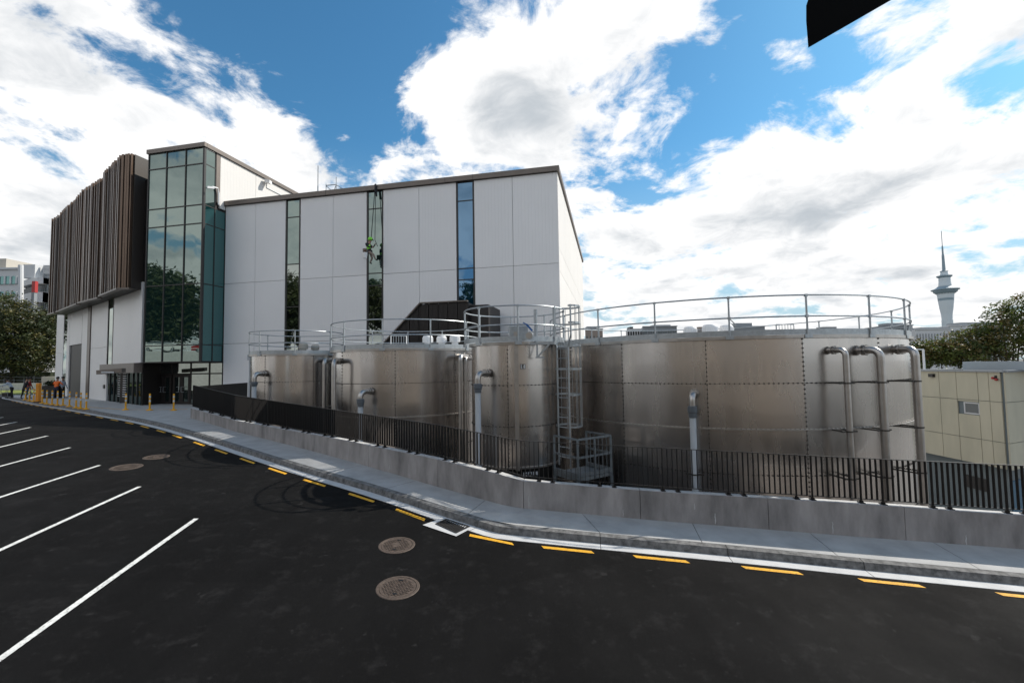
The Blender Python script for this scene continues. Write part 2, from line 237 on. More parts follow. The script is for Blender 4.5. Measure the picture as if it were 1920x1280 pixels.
# ------------------------------------------------------------------ helpers
def wloc(o):
    v = Vector((0, 0, 0))
    while o is not None: v = v + o.location; o = o.parent
    return v
class MB:
    def __init__(s): s.v = []; s.f = []; s.mi = []; s.cur = 0
    def add(s, vs, fs):
        b = len(s.v); s.v += [tuple(v) for v in vs]; s.f += [tuple(b+i for i in f) for f in fs]; s.mi += [s.cur]*len(fs); return s
    def quad(s, a, b, c, d): return s.add((a, b, c, d), ((0, 1, 2, 3),))
    def obox(s, c, ax, ay, az, hx, hy, hz):
        c = Vector(c); ax = Vector(ax).normalized()*hx; ay = Vector(ay).normalized()*hy; az = Vector(az).normalized()*hz
        vs = [c+ax*i+ay*j+az*k for i in (-1, 1) for j in (-1, 1) for k in (-1, 1)]
        return s.add(vs, ((0, 1, 3, 2), (4, 6, 7, 5), (0, 4, 5, 1), (2, 3, 7, 6), (0, 2, 6, 4), (1, 5, 7, 3)))
    def box(s, c, sx, sy, sz, rz=0):
        return s.obox(c, (cos(rz), sin(rz), 0), (-sin(rz), cos(rz), 0), (0, 0, 1), sx/2, sy/2, sz/2)
    def bar(s, a, b, w, d, up=(0, 0, 1)):
        a = Vector(a); b = Vector(b); t = (b-a); ln = t.length
        if ln < 1e-6: return s
        t /= ln; u = Vector(up)
        if abs(u.dot(t)) > .98: u = Vector((1, 0, 0))
        sd = t.cross(u).normalized(); u = sd.cross(t)
        return s.obox((a+b)/2, t, sd, u, ln/2, w/2, d/2)
    def tube(s, pts, r, n=8, closed=False, caps=True):
        pts = [Vector(p) for p in pts]; m = len(pts); rr = r if isinstance(r, (list, tuple)) else [r]*m
        vs = []; pu = None
        for i, p in enumerate(pts):
            if closed: t = pts[(i+1) % m]-pts[i-1]
            else: t = pts[min(i+1, m-1)]-pts[max(i-1, 0)]
            t = t.normalized() if t.length > 1e-9 else Vector((0, 0, 1))
            if pu is None: u = Vector((0, 0, 1)) if abs(t.z) < .9 else Vector((1, 0, 0))
            else: u = pu
            sd = t.cross(u); sd = sd.normalized() if sd.length > 1e-6 else Vector((1, 0, 0)); u = sd.cross(t).normalized(); pu = u
            for k in range(n):
                a = 2*pi*k/n; vs.append(p+sd*cos(a)*rr[i]+u*sin(a)*rr[i])
        fs = []
        for i in range(m if closed else m-1):
            j = (i+1) % m
            for k in range(n): fs.append((i*n+k, i*n+(k+1) % n, j*n+(k+1) % n, j*n+k))
        if caps and not closed: fs.append(tuple(range(n))[::-1]); fs.append(tuple((m-1)*n+k for k in range(n)))
        return s.add(vs, fs)
    def cyl(s, c, r, h, n=24, r2=None):
        c = Vector(c); return s.tube([c, c+Vector((0, 0, h))], [r, r2 if r2 is not None else r], n)
    def lathe(s, c, prof, n=24):
        c = Vector(c); vs = []; fs = []
        for r, z in prof:
            for k in range(n): vs.append(c+Vector((r*cos(2*pi*k/n), r*sin(2*pi*k/n), z)))
        for i in range(len(prof)-1):
            for k in range(n): fs.append((i*n+k, i*n+(k+1) % n, (i+1)*n+(k+1) % n, (i+1)*n+k))
        return s.add(vs, fs)
    def poly(s, pts, h):
        """horizontal polygon extruded by vector h"""
        h = Vector(h); n = len(pts); vs = [Vector(p) for p in pts]+[Vector(p)+h for p in pts]
        fs = [tuple(range(n))[::-1], tuple(range(n, 2*n))]+[(i, (i+1) % n, n+(i+1) % n, n+i) for i in range(n)]
        return s.add(vs, fs)
    def build(s, name, m, parent=None, smooth=False, kind=None, local=False, bevel=0):
        me = bpy.data.meshes.new(name); off = Vector((0, 0, 0)) if (parent is None or local) else wloc(parent)
        me.from_pydata([(v[0]-off.x, v[1]-off.y, v[2]-off.z) for v in s.v], [], s.f)
        ms = m if isinstance(m, (list, tuple)) else [m]
        for x in ms: me.materials.append(x)
        if len(ms) > 1: me.polygons.foreach_set('material_index', s.mi)
        if smooth: me.polygons.foreach_set('use_smooth', [True]*len(me.polygons))
        bm = bmesh.new(); bm.from_mesh(me); bmesh.ops.recalc_face_normals(bm, faces=bm.faces); bm.to_mesh(me); bm.free()
        if smooth:
            try: me.set_sharp_from_angle(angle=radians(40))
            except Exception: pass
        me.update(); o = bpy.data.objects.new(name, me); COL.objects.link(o); o.parent = parent
        if kind: o['kind'] = kind
        if bevel:
            b = o.modifiers.new('bevel', 'BEVEL'); b.width = bevel; b.segments = 2; b.limit_method = 'ANGLE'
        return o
def sheet_fix(o):   # open sheets: make the normals look up
    me = o.data
    if sum(p.normal.z for p in me.polygons) < 0: me.flip_normals()
    return o
def tag(o, label, cat, group=None):
    o['label'] = label; o['category'] = cat
    if group: o['group'] = group
    return o
def thing(name, label, cat, loc, group=None):
    o = bpy.data.objects.new(name, None); COL.objects.link(o); o.location = loc; o.empty_display_size = .2
    return tag(o, label, cat, group)
def inst(src, parent, loc=(0, 0, 0), rz=0., name=None, scale=None):
    o = src.copy(); COL.objects.link(o); o.parent = parent; o.location = loc; o.rotation_euler = (0, 0, rz)
    if scale: o.scale = scale
    return o
def lerp(a, b, t): return a+(b-a)*t
def resample(pts, step):
    out = [Vector(pts[0])]
    for a, b in zip(pts[:-1], pts[1:]):
        a = Vector(a); b = Vector(b); n = max(1, int(round((b-a).length/step)))
        for i in range(1, n+1): out.append(a.lerp(b, i/n))
    return out
def chaikin(pts, it=2):
    for _ in range(it):
        q = [pts[0]]
        for a, b in zip(pts[:-1], pts[1:]): q += [a.lerp(b, .25), a.lerp(b, .75)]
        pts = q+[pts[-1]]
    return pts
class Path:
    def __init__(s, pts):
        s.p = [Vector(p) for p in pts]; s.l = [0]
        for a, b in zip(s.p[:-1], s.p[1:]): s.l.append(s.l[-1]+(b-a).length)
        s.len = s.l[-1]
    def at(s, t):
        t = max(0, min(s.len, t))
        for i in range(len(s.p)-1):
            if t <= s.l[i+1]+1e-9:
                k = (t-s.l[i])/max(1e-9, s.l[i+1]-s.l[i]); return s.p[i].lerp(s.p[i+1], k), (s.p[i+1]-s.p[i]).normalized()
        return s.p[-1], (s.p[-1]-s.p[-2]).normalized()

# ------------------------------------------------------------------ the lie of the land
def sclamp(v, lo, hi, k):
    if v > hi-k: v = hi-k*math.exp(-(v-hi+k)/k)
    if v < lo+k: v = lo+k-k+k*math.exp((v-lo-k)/k)
    return v
def G(x, y):
    y = sclamp(y, 2, 29, 3); x = sclamp(x, -30, 14, 3)
    return 4.0 + (-4.387-.0549*x+.0909*y-.00023*x*x+.001136*x*y-.001246*y*y)
def hit(px, py, off=0.):
    d = ray(px, py); t = 2.; 
    for _ in range(4000):
        p = C0+d*t
        if p.z <= G(p.x, p.y)+off: break
        t += .02+.004*t
    lo, hi = t-.02-.004*t-.05, t
    for _ in range(30):
        m_ = (lo+hi)/2; p = C0+d*m_
        if p.z <= G(p.x, p.y)+off: hi = m_
        else: lo = m_
    return C0+d*hi
def gz(p, off=0.): return Vector((p[0], p[1], G(p[0], p[1])+off))

# kerb line (road edge of the channel), left to right
kpx = [(0, 746), (62, 758.8), (125, 768.8), (187, 781), (240, 790), (290, 802), (340, 816.7), (460, 858), (573, 895), (660, 920.5), (742, 947.5), (814, 973.4), (868, 991), (920, 1008), (960, 1013), (1090, 1026), (1240, 1041), (1420, 1058.5), (1600, 1078), (1760, 1094), (1920, 1110)]
K = [hit(*p) for p in kpx]
K = [K[0]+(K[0]-K[1]).normalized()*60]+K+[K[-1]+(K[-1]-K[-3]).normalized()*25]
K = [Vector((p.x, p.y, 0)) for p in K]; K = K[:1]+chaikin(K[1:-1], 1)+K[-1:]
KP = Path(resample(K, .5))
def offs(P, d):      # to the left of travel (away from the road)
    q = []
    for i, p in enumerate(P):
        t = (P[min(i+1, len(P)-1)]-P[max(i-1, 0)]).normalized(); q.append(p+Vector((-t.y, t.x, 0))*d)
    return q
K0 = KP.p; K1 = offs(K0, .27); K2 = offs(K0, .31); K3 = offs(K0, .45)
# wall line px: x, y fence top, y wall top, y wall base
wpx = [(357, 722, 765, 783.5), (440, 741.5, 788, 809), (640, 770.5, 824, 860.5), (817, 796, 860, 912), (950, 821.5, 892, 949), (978, 826, 901, 953), (1010, 827.7, 904, 956), (1240, 839, 921.5, 977), (1600, 857, 943, 1006), (1880, 869.7, 963, 1027)]
Wb = []; Wt = []; Ft = []
for x, a, b, c in wpx:
    p = hit(x, c, .13); Wb.append(Vector((p.x, p.y, 0))); Wt.append(at(x, b, p.y).z); Ft.append(at(x, a, p.y+.1).z)
dr = (Wb[-1]-Wb[-3]).normalized(); Wb.append(Wb[-1]+dr*24); Wt.append(Wt[-1]-.9); Ft.append(Ft[-1]-.9)
WP = Path(Wb)
def wz(t, arr):
    for i in range(len(Wb)-1):
        if t <= WP.l[i+1]+1e-9: return lerp(arr[i], arr[i+1], (t-WP.l[i])/(WP.l[i+1]-WP.l[i]))
    return arr[-1]

# road
mb = MB(); nk = len(K0); vj = [0, .01, .02, .035, .05, .07, .09, .12, .15, .18, .22, .26, .31, .37, .44, .52, .6, .7, .8, .9, 1]
sel = list(range(0, nk, 2)); 
if sel[-1] != nk-1: sel.append(nk-1)
for i in sel:
    q = Vector((lerp(-170, 70, (KP.l[i]/KP.len)), -70, 0))
    for v in vj: p = K0[i].lerp(q, v); mb.v.append(tuple(gz(p)))
nj = len(vj)
for i in range(len(sel)-1):
    for j in range(nj-1): mb.f.append((i*nj+j, (i+1)*nj+j, (i+1)*nj+j+1, i*nj+j+1)); mb.mi.append(0)
road = sheet_fix(mb.build('road', m_asph, kind='structure', smooth=False))
for p in road.data.polygons: p.use_smooth = True

def strip(P, Q, zo1, zo2, name, m, lo=0, hi=None, parent=None, kind=None):
    mb = MB(); hi = hi or len(P)
    for i in range(lo, hi-1):
        mb.quad(gz(P[i], zo1), gz(P[i+1], zo1), gz(Q[i+1], zo2), gz(Q[i], zo2))
    o = mb.build(name, m, parent, kind=kind); return sheet_fix(o)
# channel and kerb, cast in lengths with joints between them
chan = bpy.data.objects.new('channel', None); COL.objects.link(chan); chan['kind'] = 'structure'
kerb = bpy.data.objects.new('kerb', None); COL.objects.link(kerb); kerb['kind'] = 'structure'
def along(P, a, b):
    i0 = a; return P
seg = 6
def idx_of(t):
    for i, l in enumerate(KP.l):
        if l >= t: return i
    return nk-1
i = 0; t0 = KP.l[0]
start_i = idx_of(54)
bounds = [0, start_i]+list(range(start_i+seg, nk-1, seg))+[nk-1]
def shrink(P, a, b, g=.006):
    q = [v.copy() for v in P[a:b+1]]; 
    q[0] = q[0]+(q[1]-q[0]).normalized()*g; q[-1] = q[-1]+(q[-2]-q[-1]).normalized()*g; return q
for a, b in zip(bounds[:-1], bounds[1:]):
    if b-a < 1: continue
    A, B, C_, D = (shrink(P, a, b) for P in (K0, K1, K2, K3))
    mb = MB()
    for j in range(len(A)-1):
        mb.quad(gz(A[j], .008), gz(A[j+1], .008), gz(B[j+1], -.006), gz(B[j], -.006)); mb.quad(gz(A[j], -.05), gz(A[j+1], -.05), gz(A[j+1], .008), gz(A[j], .008))
    sheet_fix(mb.build('channel_length', m_chan, chan, kind=None))
    mb = MB()
    for j in range(len(A)-1):
        mb.quad(gz(B[j], -.02), gz(B[j+1], -.02), gz(C_[j+1], .125), gz(C_[j], .125)); mb.quad(gz(C_[j], .125), gz(C_[j+1], .125), gz(D[j+1], .137), gz(D[j], .137)); mb.quad(gz(D[j], .137), gz(D[j+1], .137), gz(D[j+1], -.1), gz(D[j], -.1))
    mb.build('kerb_stone', m_kerb, kerb)
# footpath between the kerb and the wall, in slabs
fp = bpy.data.objects.new('footpath', None); COL.objects.link(fp); fp['kind'] = 'structure'
def nearest_k(p, P=K3):
    return min(range(len(P)), key=lambda i: (P[i]-p).length)
t = 0; ts = [0]
while t < WP.len: t += 2.45; ts.append(min(t, WP.len))
KP3 = Path(K3)
def kt_of(p):     # arc position on K3 closest to p
    i = nearest_k(p); return KP3.l[i]
for a, b in zip(ts[:-1], ts[1:]):
    if b-a < .2: continue
    ka, kb = kt_of(WP.at(a)[0]), kt_of(WP.at(b)[0])
    n = 5; g = .007; mb = MB()
    for i in range(n):
        u0, u1 = lerp(a+g, b-g, i/n), lerp(a+g, b-g, (i+1)/n); v0, v1 = lerp(ka+g, kb-g, i/n), lerp(ka+g, kb-g, (i+1)/n)
        P0, P1 = WP.at(u0)[0], WP.at(u1)[0]; Q0, Q1 = KP3.at(v0)[0], KP3.at(v1)[0]
        for k in range(4):
            mb.quad(gz(P0.lerp(Q0, k/4), .14), gz(P1.lerp(Q1, k/4), .14), gz(P1.lerp(Q1, (k+1)/4), .14), gz(P0.lerp(Q0, (k+1)/4), .14))
    sheet_fix(mb.build('slab', m_conc, fp))
strip([p for p in offs(WP.p, .1)], [WP.p[i]+(KP3.at(kt_of(WP.p[i]))[0]-WP.p[i])*1.0 for i in range(len(WP.p))], .115, .115, 'joint_bed', m_kerb, parent=fp)
# plaza: from the kerb back to the building, left of the end of the wall
WE = Wb[0]
pl = MB(); ke = kt_of(WE); ii = [i for i in range(nk) if KP3.l[i] <= ke]; 
last = K3[ii[-1]]; rows = [0, .02, .05, .1, .18, .3, .45, .65, 1]
ends = []
for n_, i in enumerate(ii):
    f = n_/max(1, len(ii)-1); a = K3[i]
    if f > .999: b_ = Vector((-14.5, 34, 0))
    else: b_ = Vector((lerp(-150, -14.5, f**2.5), lerp(110, 34, f**4), 0))
    for r in rows: pl.v.append(tuple(gz(a.lerp(b_, r), .136)))
a = WE; b_ = Vector((-14.0, 34, 0))
for r in rows: pl.v.append(tuple(gz((a+Vector((.1, 0, 0))).lerp(b_, r), .136)))
nr = len(rows)
for i in range(len(ii)):
    for j in range(nr-1): pl.f.append((i*nr+j, (i+1)*nr+j, (i+1)*nr+j+1, i*nr+j+1)); pl.mi.append(0)
plaza = sheet_fix(pl.build('plaza', m_conc, kind='structure'))
# the low ground behind, and the land beyond
mb = MB(); YZ = -3.8
mb.quad((-18, 8, YZ), (60, 2, YZ), (60, 90, YZ), (-18, 90, YZ)); sheet_fix(mb.build('tank_yard', m_yard, kind='structure'))
mb = MB(); R_ = 6000; ring = [(R_*cos(a*pi/18), R_*sin(a*pi/18), -9.) for a in range(36)]; mb.add(ring+[(0, 0, -9.)], [(i, (i+1) % 36, 36) for i in range(36)]); sheet_fix(mb.build('terrain', m_earth, kind='structure'))

# ------------------------------------------------------------------ road paint (parts of the road)
def paint(pts4, m, name, z=.006, sub=8, rag=.0):
    a, b, c, d = [Vector((p[0], p[1], 0)) for p in pts4]; mb = MB()
    for i in range(sub):
        u, v = i/sub, (i+1)/sub
        mb.quad(gz(a.lerp(b, u), z), gz(a.lerp(b, v), z), gz(d.lerp(c, v), z), gz(d.lerp(c, u), z))
    o = sheet_fix(mb.build(name, m, road)); return o
bays = [((368, 972), (0, 1235)), ((262, 912), (0, 1031)), ((187, 872), (0, 932)), ((131, 839), (0, 874)), ((89, 817), (0, 838)), ((57, 801), (0, 813)), ((31, 791), (0, 797))]
for a, b in bays:
    A = hit(*a); B = hit(*b); A.z = B.z = 0; d = (B-A).normalized(); Ln = 5.2; w = Vector((-d.y, d.x, 0))*.05
    B = A+d*Ln; paint((A+w, B+w, B-w, A-w), m_wpr, 'bay_line', sub=20)
for k in range(1, 8):     # the row goes on out of the picture
    A7 = hit(31, 791); A6 = hit(57, 801); B7 = hit(0, 797); st = (A7-A6)*1.15; d = Vector((B7.x-A7.x, B7.y-A7.y, 0)).normalized()
    A = Vector((A7.x, A7.y, 0))+Vector((st.x, st.y, 0))*k; w = Vector((-d.y, d.x, 0))*.05; B = A+d*5; paint((A+w, B+w, B-w, A-w), m_wpr, 'bay_line')
dash = [(1857, 1106.4), (1608, 1081.7), (1384.5, 1060.4), (1183, 1039), (1016, 1023), (873.7, 1003), (739.6, 956.1), (647, 925), (569, 899), (505.8, 876), (452.5, 858.3), (405, 842), (365, 828.3), (329, 815), (300, 805.5)]
Kd = Path(offs(K0, -.16))
def kd_t(p):
    best = 0; bd = 1e9
    for i in range(0, int(Kd.len*10)):
        q = Kd.at(i*.1)[0]; d = (q-p).length
        if d < bd: bd = d; best = i*.1
    return best
Tl = []
for x, y in dash:
    p = hit(x, y); p.z = 0; Tl.append(kd_t(p))
tt = Tl[-1]
for k in range(16): tt -= 2.0; Tl.append(tt)
for t in Tl+[Tl[0]+2.1, Tl[0]+4.2]:
    if t < 1 or t+1 > Kd.len: continue
    a, da = Kd.at(t); b, db = Kd.at(t+1.0); na = Vector((-da.y, da.x, 0))*.05; nb = Vector((-db.y, db.x, 0))*.05
    paint((a+na, b+nb, b-nb+db*.06, a-na+da*.06), m_ypr, 'yellow_dash', sub=4)
# ------------------------------------------------------------------ manhole covers, drain
def manhole(px, py, r, label, ribs=True):
    c = hit(px, py); t = thing('manhole_cover', label, 'manhole cover', gz(c, 0), 'manhole covers in the asphalt')
    gx = (G(c.x+.5, c.y)-G(c.x-.5, c.y)); gy = (G(c.x, c.y+.5)-G(c.x, c.y-.5))
    def P(x, y, z): return Vector((c.x+x, c.y+y, G(c.x, c.y)+gx*x+gy*y+z))
    mb = MB(); n = 40; vs = []; 
    for rr, z in ((r+.03, .002), (r+.02, .010), (r-.02, .010), (r-.025, .002)):
        vs += [P(cos(2*pi*k/n)*rr, sin(2*pi*k/n)*rr, z) for k in range(n)]
    mb.add(vs, [(j*n+k, j*n+(k+1) % n, (j+1)*n+(k+1) % n, (j+1)*n+k) for j in range(3) for k in range(n)]); mb.build('frame', m_iron, t)
    mb = MB(); rr = r-.03; vs = [P(cos(2*pi*k/n)*rr, sin(2*pi*k/n)*rr, .006) for k in range(n)]; mb.add(vs, [tuple(range(n))]); lid = sheet_fix(mb.build('lid', m_iron, t))
    mb = MB(); s = .045; k = int(r/s)
    for i in range(-k, k+1):
        for j in range(-k, k+1):
            x, y = i*s, j*s
            if hypot(x, y) > r-.07 or (hypot(x, y-.02) < .09 and not ribs): continue
            a = .5
            mb.obox(P(x*cos(a)-y*sin(a), x*sin(a)+y*cos(a), .010), (cos(a), sin(a), gx), (-sin(a), cos(a), gy), (0, 0, 1), .011 if (i+j) % 2 else .018, .018 if (i+j) % 2 else .011, .005)
    mb.build('tread', m_iron, lid, kind='stuff')
    mb = MB()
    for sx in (-1, 1):
        mb = MB(); mb.obox(P(0, sx*r*.62, .012), (1, 0, gx), (0, 1, gy), (0, 0, 1), .035, .02, .004); mb.build('lifting_keyhole', m_grate, lid)
manhole(746, 1101, .33, 'round rusty manhole cover nearest the camera in the asphalt')
manhole(744, 1021.5, .33, 'worn round manhole cover beside the kerb drain grate', False)
manhole(237, 875.5, .38, 'rusty brown manhole cover by the ends of the bay lines', False)
manhole(293, 856.5, .34, 'grey manhole cover farthest from the camera', False)
def pw(px, py): p = hit(px, py); p.z = 0; return p
A, B, C_, D = pw(792.4, 984.6), pw(855.4, 1006), pw(880, 993), pw(828, 972)
cen = (A+B+C_+D)/4
dr_ = thing('drain_grate', 'black slotted drain grate in a pale concrete surround at the kerb', 'drain grate', gz(cen, 0))
mb = MB(); ia, ib, ic, id_ = [cen+(p-cen)*k for p, k in ((A, .58), (B, .62), (C_, .8), (D, .8))]
ia, ib, ic, id_ = pw(817, 983), pw(855, 1000), pw(880, 988), pw(836, 974)
for (p, q, p2, q2) in ((A, B, ia, ib), (B, C_, ib, ic), (C_, D, ic, id_), (D, A, id_, ia)): mb.quad(gz(p, .014), gz(q, .014), gz(q2, .012), gz(p2, .012))
sheet_fix(mb.build('surround', m_chan, dr_))
mb = MB(); mb.quad(*[gz(p, .010) for p in (ia, ib, ic, id_)]); sheet_fix(mb.build('pit', m_grate, dr_))
n = 11
for i in range(n):
    u = (i+.5)/n; a = id_.lerp(ic, u); b = ia.lerp(ib, u); mb = MB(); mb.bar(gz(a, .018), gz(b, .018), .018, .014); mb.build('bar', m_mull, dr_)
mb = MB()
for p, q in ((ia, ib), (ib, ic), (ic, id_), (id_, ia)): mb.bar(gz(p, .018), gz(q, .018), .025, .016)
mb.build('rim', m_mull, dr_)

# ------------------------------------------------------------------ retaining wall
TH = .22
rw = thing('retaining_wall', 'low grey concrete wall with a black railing on top along the footpath', 'wall', gz(Wb[4], .13))
joints = [0, 3.0, 6.0, 9.0, 12., 15., 18.0]; joints = [j for j in joints if j < WP.l[5]-1]+[WP.l[5]+.05]
t = WP.l[5]
while t < WP.len-3: t += 2.75; joints.append(t)
joints.append(WP.len)
nP = lambda d: Vector((-d.y, d.x, 0))
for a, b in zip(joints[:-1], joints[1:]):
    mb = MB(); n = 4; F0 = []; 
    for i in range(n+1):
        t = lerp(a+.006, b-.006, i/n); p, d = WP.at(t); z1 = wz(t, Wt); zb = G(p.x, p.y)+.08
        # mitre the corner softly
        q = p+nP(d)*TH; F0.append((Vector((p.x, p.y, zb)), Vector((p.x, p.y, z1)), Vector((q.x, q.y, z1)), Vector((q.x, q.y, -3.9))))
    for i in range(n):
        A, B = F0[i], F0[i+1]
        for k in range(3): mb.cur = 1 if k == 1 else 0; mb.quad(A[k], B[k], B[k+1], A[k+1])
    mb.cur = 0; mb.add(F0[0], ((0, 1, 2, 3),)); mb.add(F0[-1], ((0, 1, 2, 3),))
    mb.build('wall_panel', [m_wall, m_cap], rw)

# ------------------------------------------------------------------ railing
rl = thing('railing', 'black railing of flat upright bars on top of the low concrete wall', 'railing', gz(Wb[5], .8))
def rp(t, z):     # point on the railing line
    p, d = WP.at(t); q = p+nP(d)*.10; return Vector((q.x, q.y, z))
tend = WP.l[9]+2.6
sp = .11; nb = int(tend/sp); bar0 = None
bm_ = MB().box((0, 0, .5), .010, .062, 1.0); 
nposts = []
tc_ = WP.l[5]; k = -20
while True:
    tpair = tc_+.55+k*1.42; k += 1
    if tpair > tend: break
    for s_ in (-.17, .17):
        if .05 < tpair+s_ < tend: nposts.append(tpair+s_)
isp = set(int(round(t/sp)) for t in nposts)
cnt = 0
for i in range(0, nb+1):
    t = .03+i*sp; p, d = WP.at(t); ang = atan2(d.y, d.x); zt = wz(t, Ft); zw = wz(t, Wt); zb = zw+.085
    if i in isp: continue
    h = zt-.012-zb; pos = rp(t, zb)
    if bar0 is None: bar0 = bm_.build('baluster', m_black, rl, local=True); o = bar0
    else: o = bar0.copy(); COL.objects.link(o)
    o.location = pos-rl.location; o.rotation_euler = (0, 0, ang); o.scale = (1, 1, h); cnt += 1
    if cnt >= 299: break
for i in sorted(isp):
    t = .03+i*sp; p, d = WP.at(t); zt = wz(t, Ft); zw = wz(t, Wt); pos = rp(t, zw)
    mb = MB(); mb.obox(pos+Vector((0, 0, (zt-zw)/2)), d, nP(d), (0, 0, 1), .008, .028, (zt-zw)/2-.006); po = mb.build('post', m_black, rl)
    mb = MB(); mb.obox(pos+Vector((0, 0, .008)), d, nP(d), (0, 0, 1), .05, .07, .008)
    for sx in (-1, 1): mb.obox(pos+d*sx*.035+Vector((0, 0, .022)), d, nP(d), (0, 0, 1), .010, .010, .012)
    mb.obox(pos+Vector((0, 0, .03)), d, nP(d), (0, 0, 1), .016, .04, .03)
    mb.build('base_plate', m_black, po)
for nm, zf, w, h in (('top_rail', lambda t: wz(t, Ft), .05, .012), ('bottom_rail', lambda t: wz(t, Wt)+.09, .045, .012)):
    mb = MB(); tl = [0]+[x for x in WP.l if 0 < x < tend]+[tend]
    for a, b in zip(tl[:-1], tl[1:]):
        e = .0005; pa, da = WP.at(a+e); pb, db = WP.at(b-e)
        mb.bar(Vector(((pa+nP(da)*.1).x, (pa+nP(da)*.1).y, zf(a))), Vector(((pb+nP(db)*.1).x, (pb+nP(db)*.1).y, zf(b))), w, h)
    mb.build(nm, m_black, rl)
# second railing, from the end of the wall back to the building
r2 = thing('railing', 'short black railing behind the end of the wall beside the first tank', 'railing', (WE.x, WE.y, 1.8))
a = Vector((WE.x+.25, WE.y+.3, 0)); b = at(466, 717, 30.2); zt0 = at(362, 724, a.y).z; zt1 = b.z; b = Vector((b.x, b.y, 0)); nn = 52; d = (b-a).normalized()
first = None
for i in range(nn+1):
    u = i/nn; p = a.lerp(b, u); zt = lerp(zt0, zt1, u); zb = zt-1.35
    if first is None: first = MB().box((0, 0, .5), .012, .045, 1).build('baluster', m_black, r2, local=True); o = first
    else: o = first.copy(); COL.objects.link(o)
    o.location = Vector((p.x, p.y, zb))-r2.location; o.scale = (1, 1, zt-zb); o.rotation_euler = (0, 0, atan2(d.y, d.x))
mb = MB(); mb.bar((a.x, a.y, zt0), (b.x, b.y, zt1), .05, .014); mb.build('top_rail', m_black, r2)
mb = MB(); mb.bar((a.x, a.y, zt0-1.27), (b.x, b.y, zt1-1.27), .05, .014); mb.build('bottom_rail', m_black, r2)
mb = MB(); q = nP(d)*.2
mb.poly([(a.x, a.y, -3.9), (b.x, b.y, -3.9), (b.x+q.x, b.y+q.y, -3.9), (a.x+q.x, a.y+q.y, -3.9)], (0, 0, zt0-1.4+3.9)); tag(mb.build('plinth_wall', m_wall), 'concrete upstand wall under the short railing by the first tank', 'wall')


# pale lime runs on the face of the wall
for (x, y0, y1, w) in ((988, 930, 952, .012), (1338, 962, 982, .02), (1558, 978, 1000, .018), (1806, 1002, 1022, .02), (728, 872, 880, .012), (1163, 955, 968, .01), (1300, 943, 955, .012)):
    t = 0; best = None
    for i in range(900):
        t = WP.len*i/900; p, d = WP.at(t); q = p-nP(d)*.004; dd_ = q-C0
        xx = 960+FPX*(Vector((q.x, q.y, 1.0))-C0).dot(CR)/(Vector((q.x, q.y, 1.0))-C0).dot(_f)
        if xx >= x: best = (t, q, d); break
    if not best: continue
    t, q, d = best; z0 = at(x, y0, q.y).z; z1 = at(x, y1, q.y).z; mb = MB(); rn = random.Random(int(x)); pl_ = []
    for k in range(7):
        u = k/6; wv_ = w*(.3+.9*sin(pi*min(1, u*.8+.1)))*rn.uniform(.6, 1.2); c = Vector((q.x, q.y, lerp(z0, z1, u)))+d*rn.uniform(-.008, .008); pl_.append((c-d*wv_/2, c+d*wv_/2))
    for a, b in zip(pl_[:-1], pl_[1:]): mb.quad(a[0], a[1], b[1], b[0])
    mb.build('lime_run', m_chan, rw)

# ------------------------------------------------------------------ main building
F0 = hit(300, 757, .13); F0.z = 0          # a point of the front wall at the entrance
bld = thing('white_building', 'large white panelled building with dark window strips, green glass corner tower and brown finned wing', 'building', (F0.x, F0.y, 1.7))
GB = 1.72                                   # floor level at the building
def fp_(px, py, off=0.):                    # pixel -> point on the front wall plane (off = metres in front of it)
    p0 = F0+FN*off; d = ray(px, py); return C0+d*((p0-Vector((0, 0, 0))).dot(FN)-C0.dot(FN))/d.dot(FN) if False else C0+d*(((p0.x-C0.x)*FN.x+(p0.y-C0.y)*FN.y)/(d.x*FN.x+d.y*FN.y))
def ft(p): return (p.x-F0.x)*FD.x+(p.y-F0.y)*FD.y
def FP(t, z, off=0.): q = F0+FD*t+FN*off; return Vector((q.x, q.y, z))
tR = ft(fp_(1046.5, 400)); zTop = fp_(1046, 312).z; tL = ft(fp_(421, 532))
zJ = fp_(1048, 493).z; zJ2 = fp_(420, 644.5).z
BOT = -3.85
def slab(mb, t0, t1, z0, z1, front=0., depth=.08):
    mb.obox(FP((t0+t1)/2, (z0+z1)/2, front-depth/2), FD, FN, (0, 0, 1), (t1-t0)/2, depth/2, (z1-z0)/2)
def at_t(px, py=480): return ft(fp_(px, py))
strips = [(at_t(534.5, 520), at_t(562.5, 520)), (at_t(687.5, 520), at_t(718.5, 520)), (at_t(856.5, 520), at_t(890.5, 520))]
mids = [at_t(478, 520), at_t(624, 520), at_t(786, 520), at_t(963, 520)]
# core behind the panels
DEP = 24.
mb = MB(); mb.poly([FP(tL-.2, BOT, -.16), FP(tR-.1, BOT, -.16), FP(tR-.1, BOT, -DEP), FP(tL-.2, BOT, -DEP)], (0, 0, zTop-.15-BOT)); mb.build('wall', m_dark, bld)
edges = [tL]+[x for s_ in strips for x in s_]+[tR]
zlev = [BOT, zJ2, zJ, zTop-.32]
for k in range(4):
    a, b = edges[2*k], edges[2*k+1]; mat_ = m_panelr if k >= 2 else m_panel
    for (u, v) in ((a, mids[k]), (mids[k], b)):
        for z0, z1 in zip(zlev[:-1], zlev[1:]):
            mb = MB(); slab(mb, u+.012, v-.012, z0+.012, z1-.012); mb.build('cladding_panel', mat_, bld)
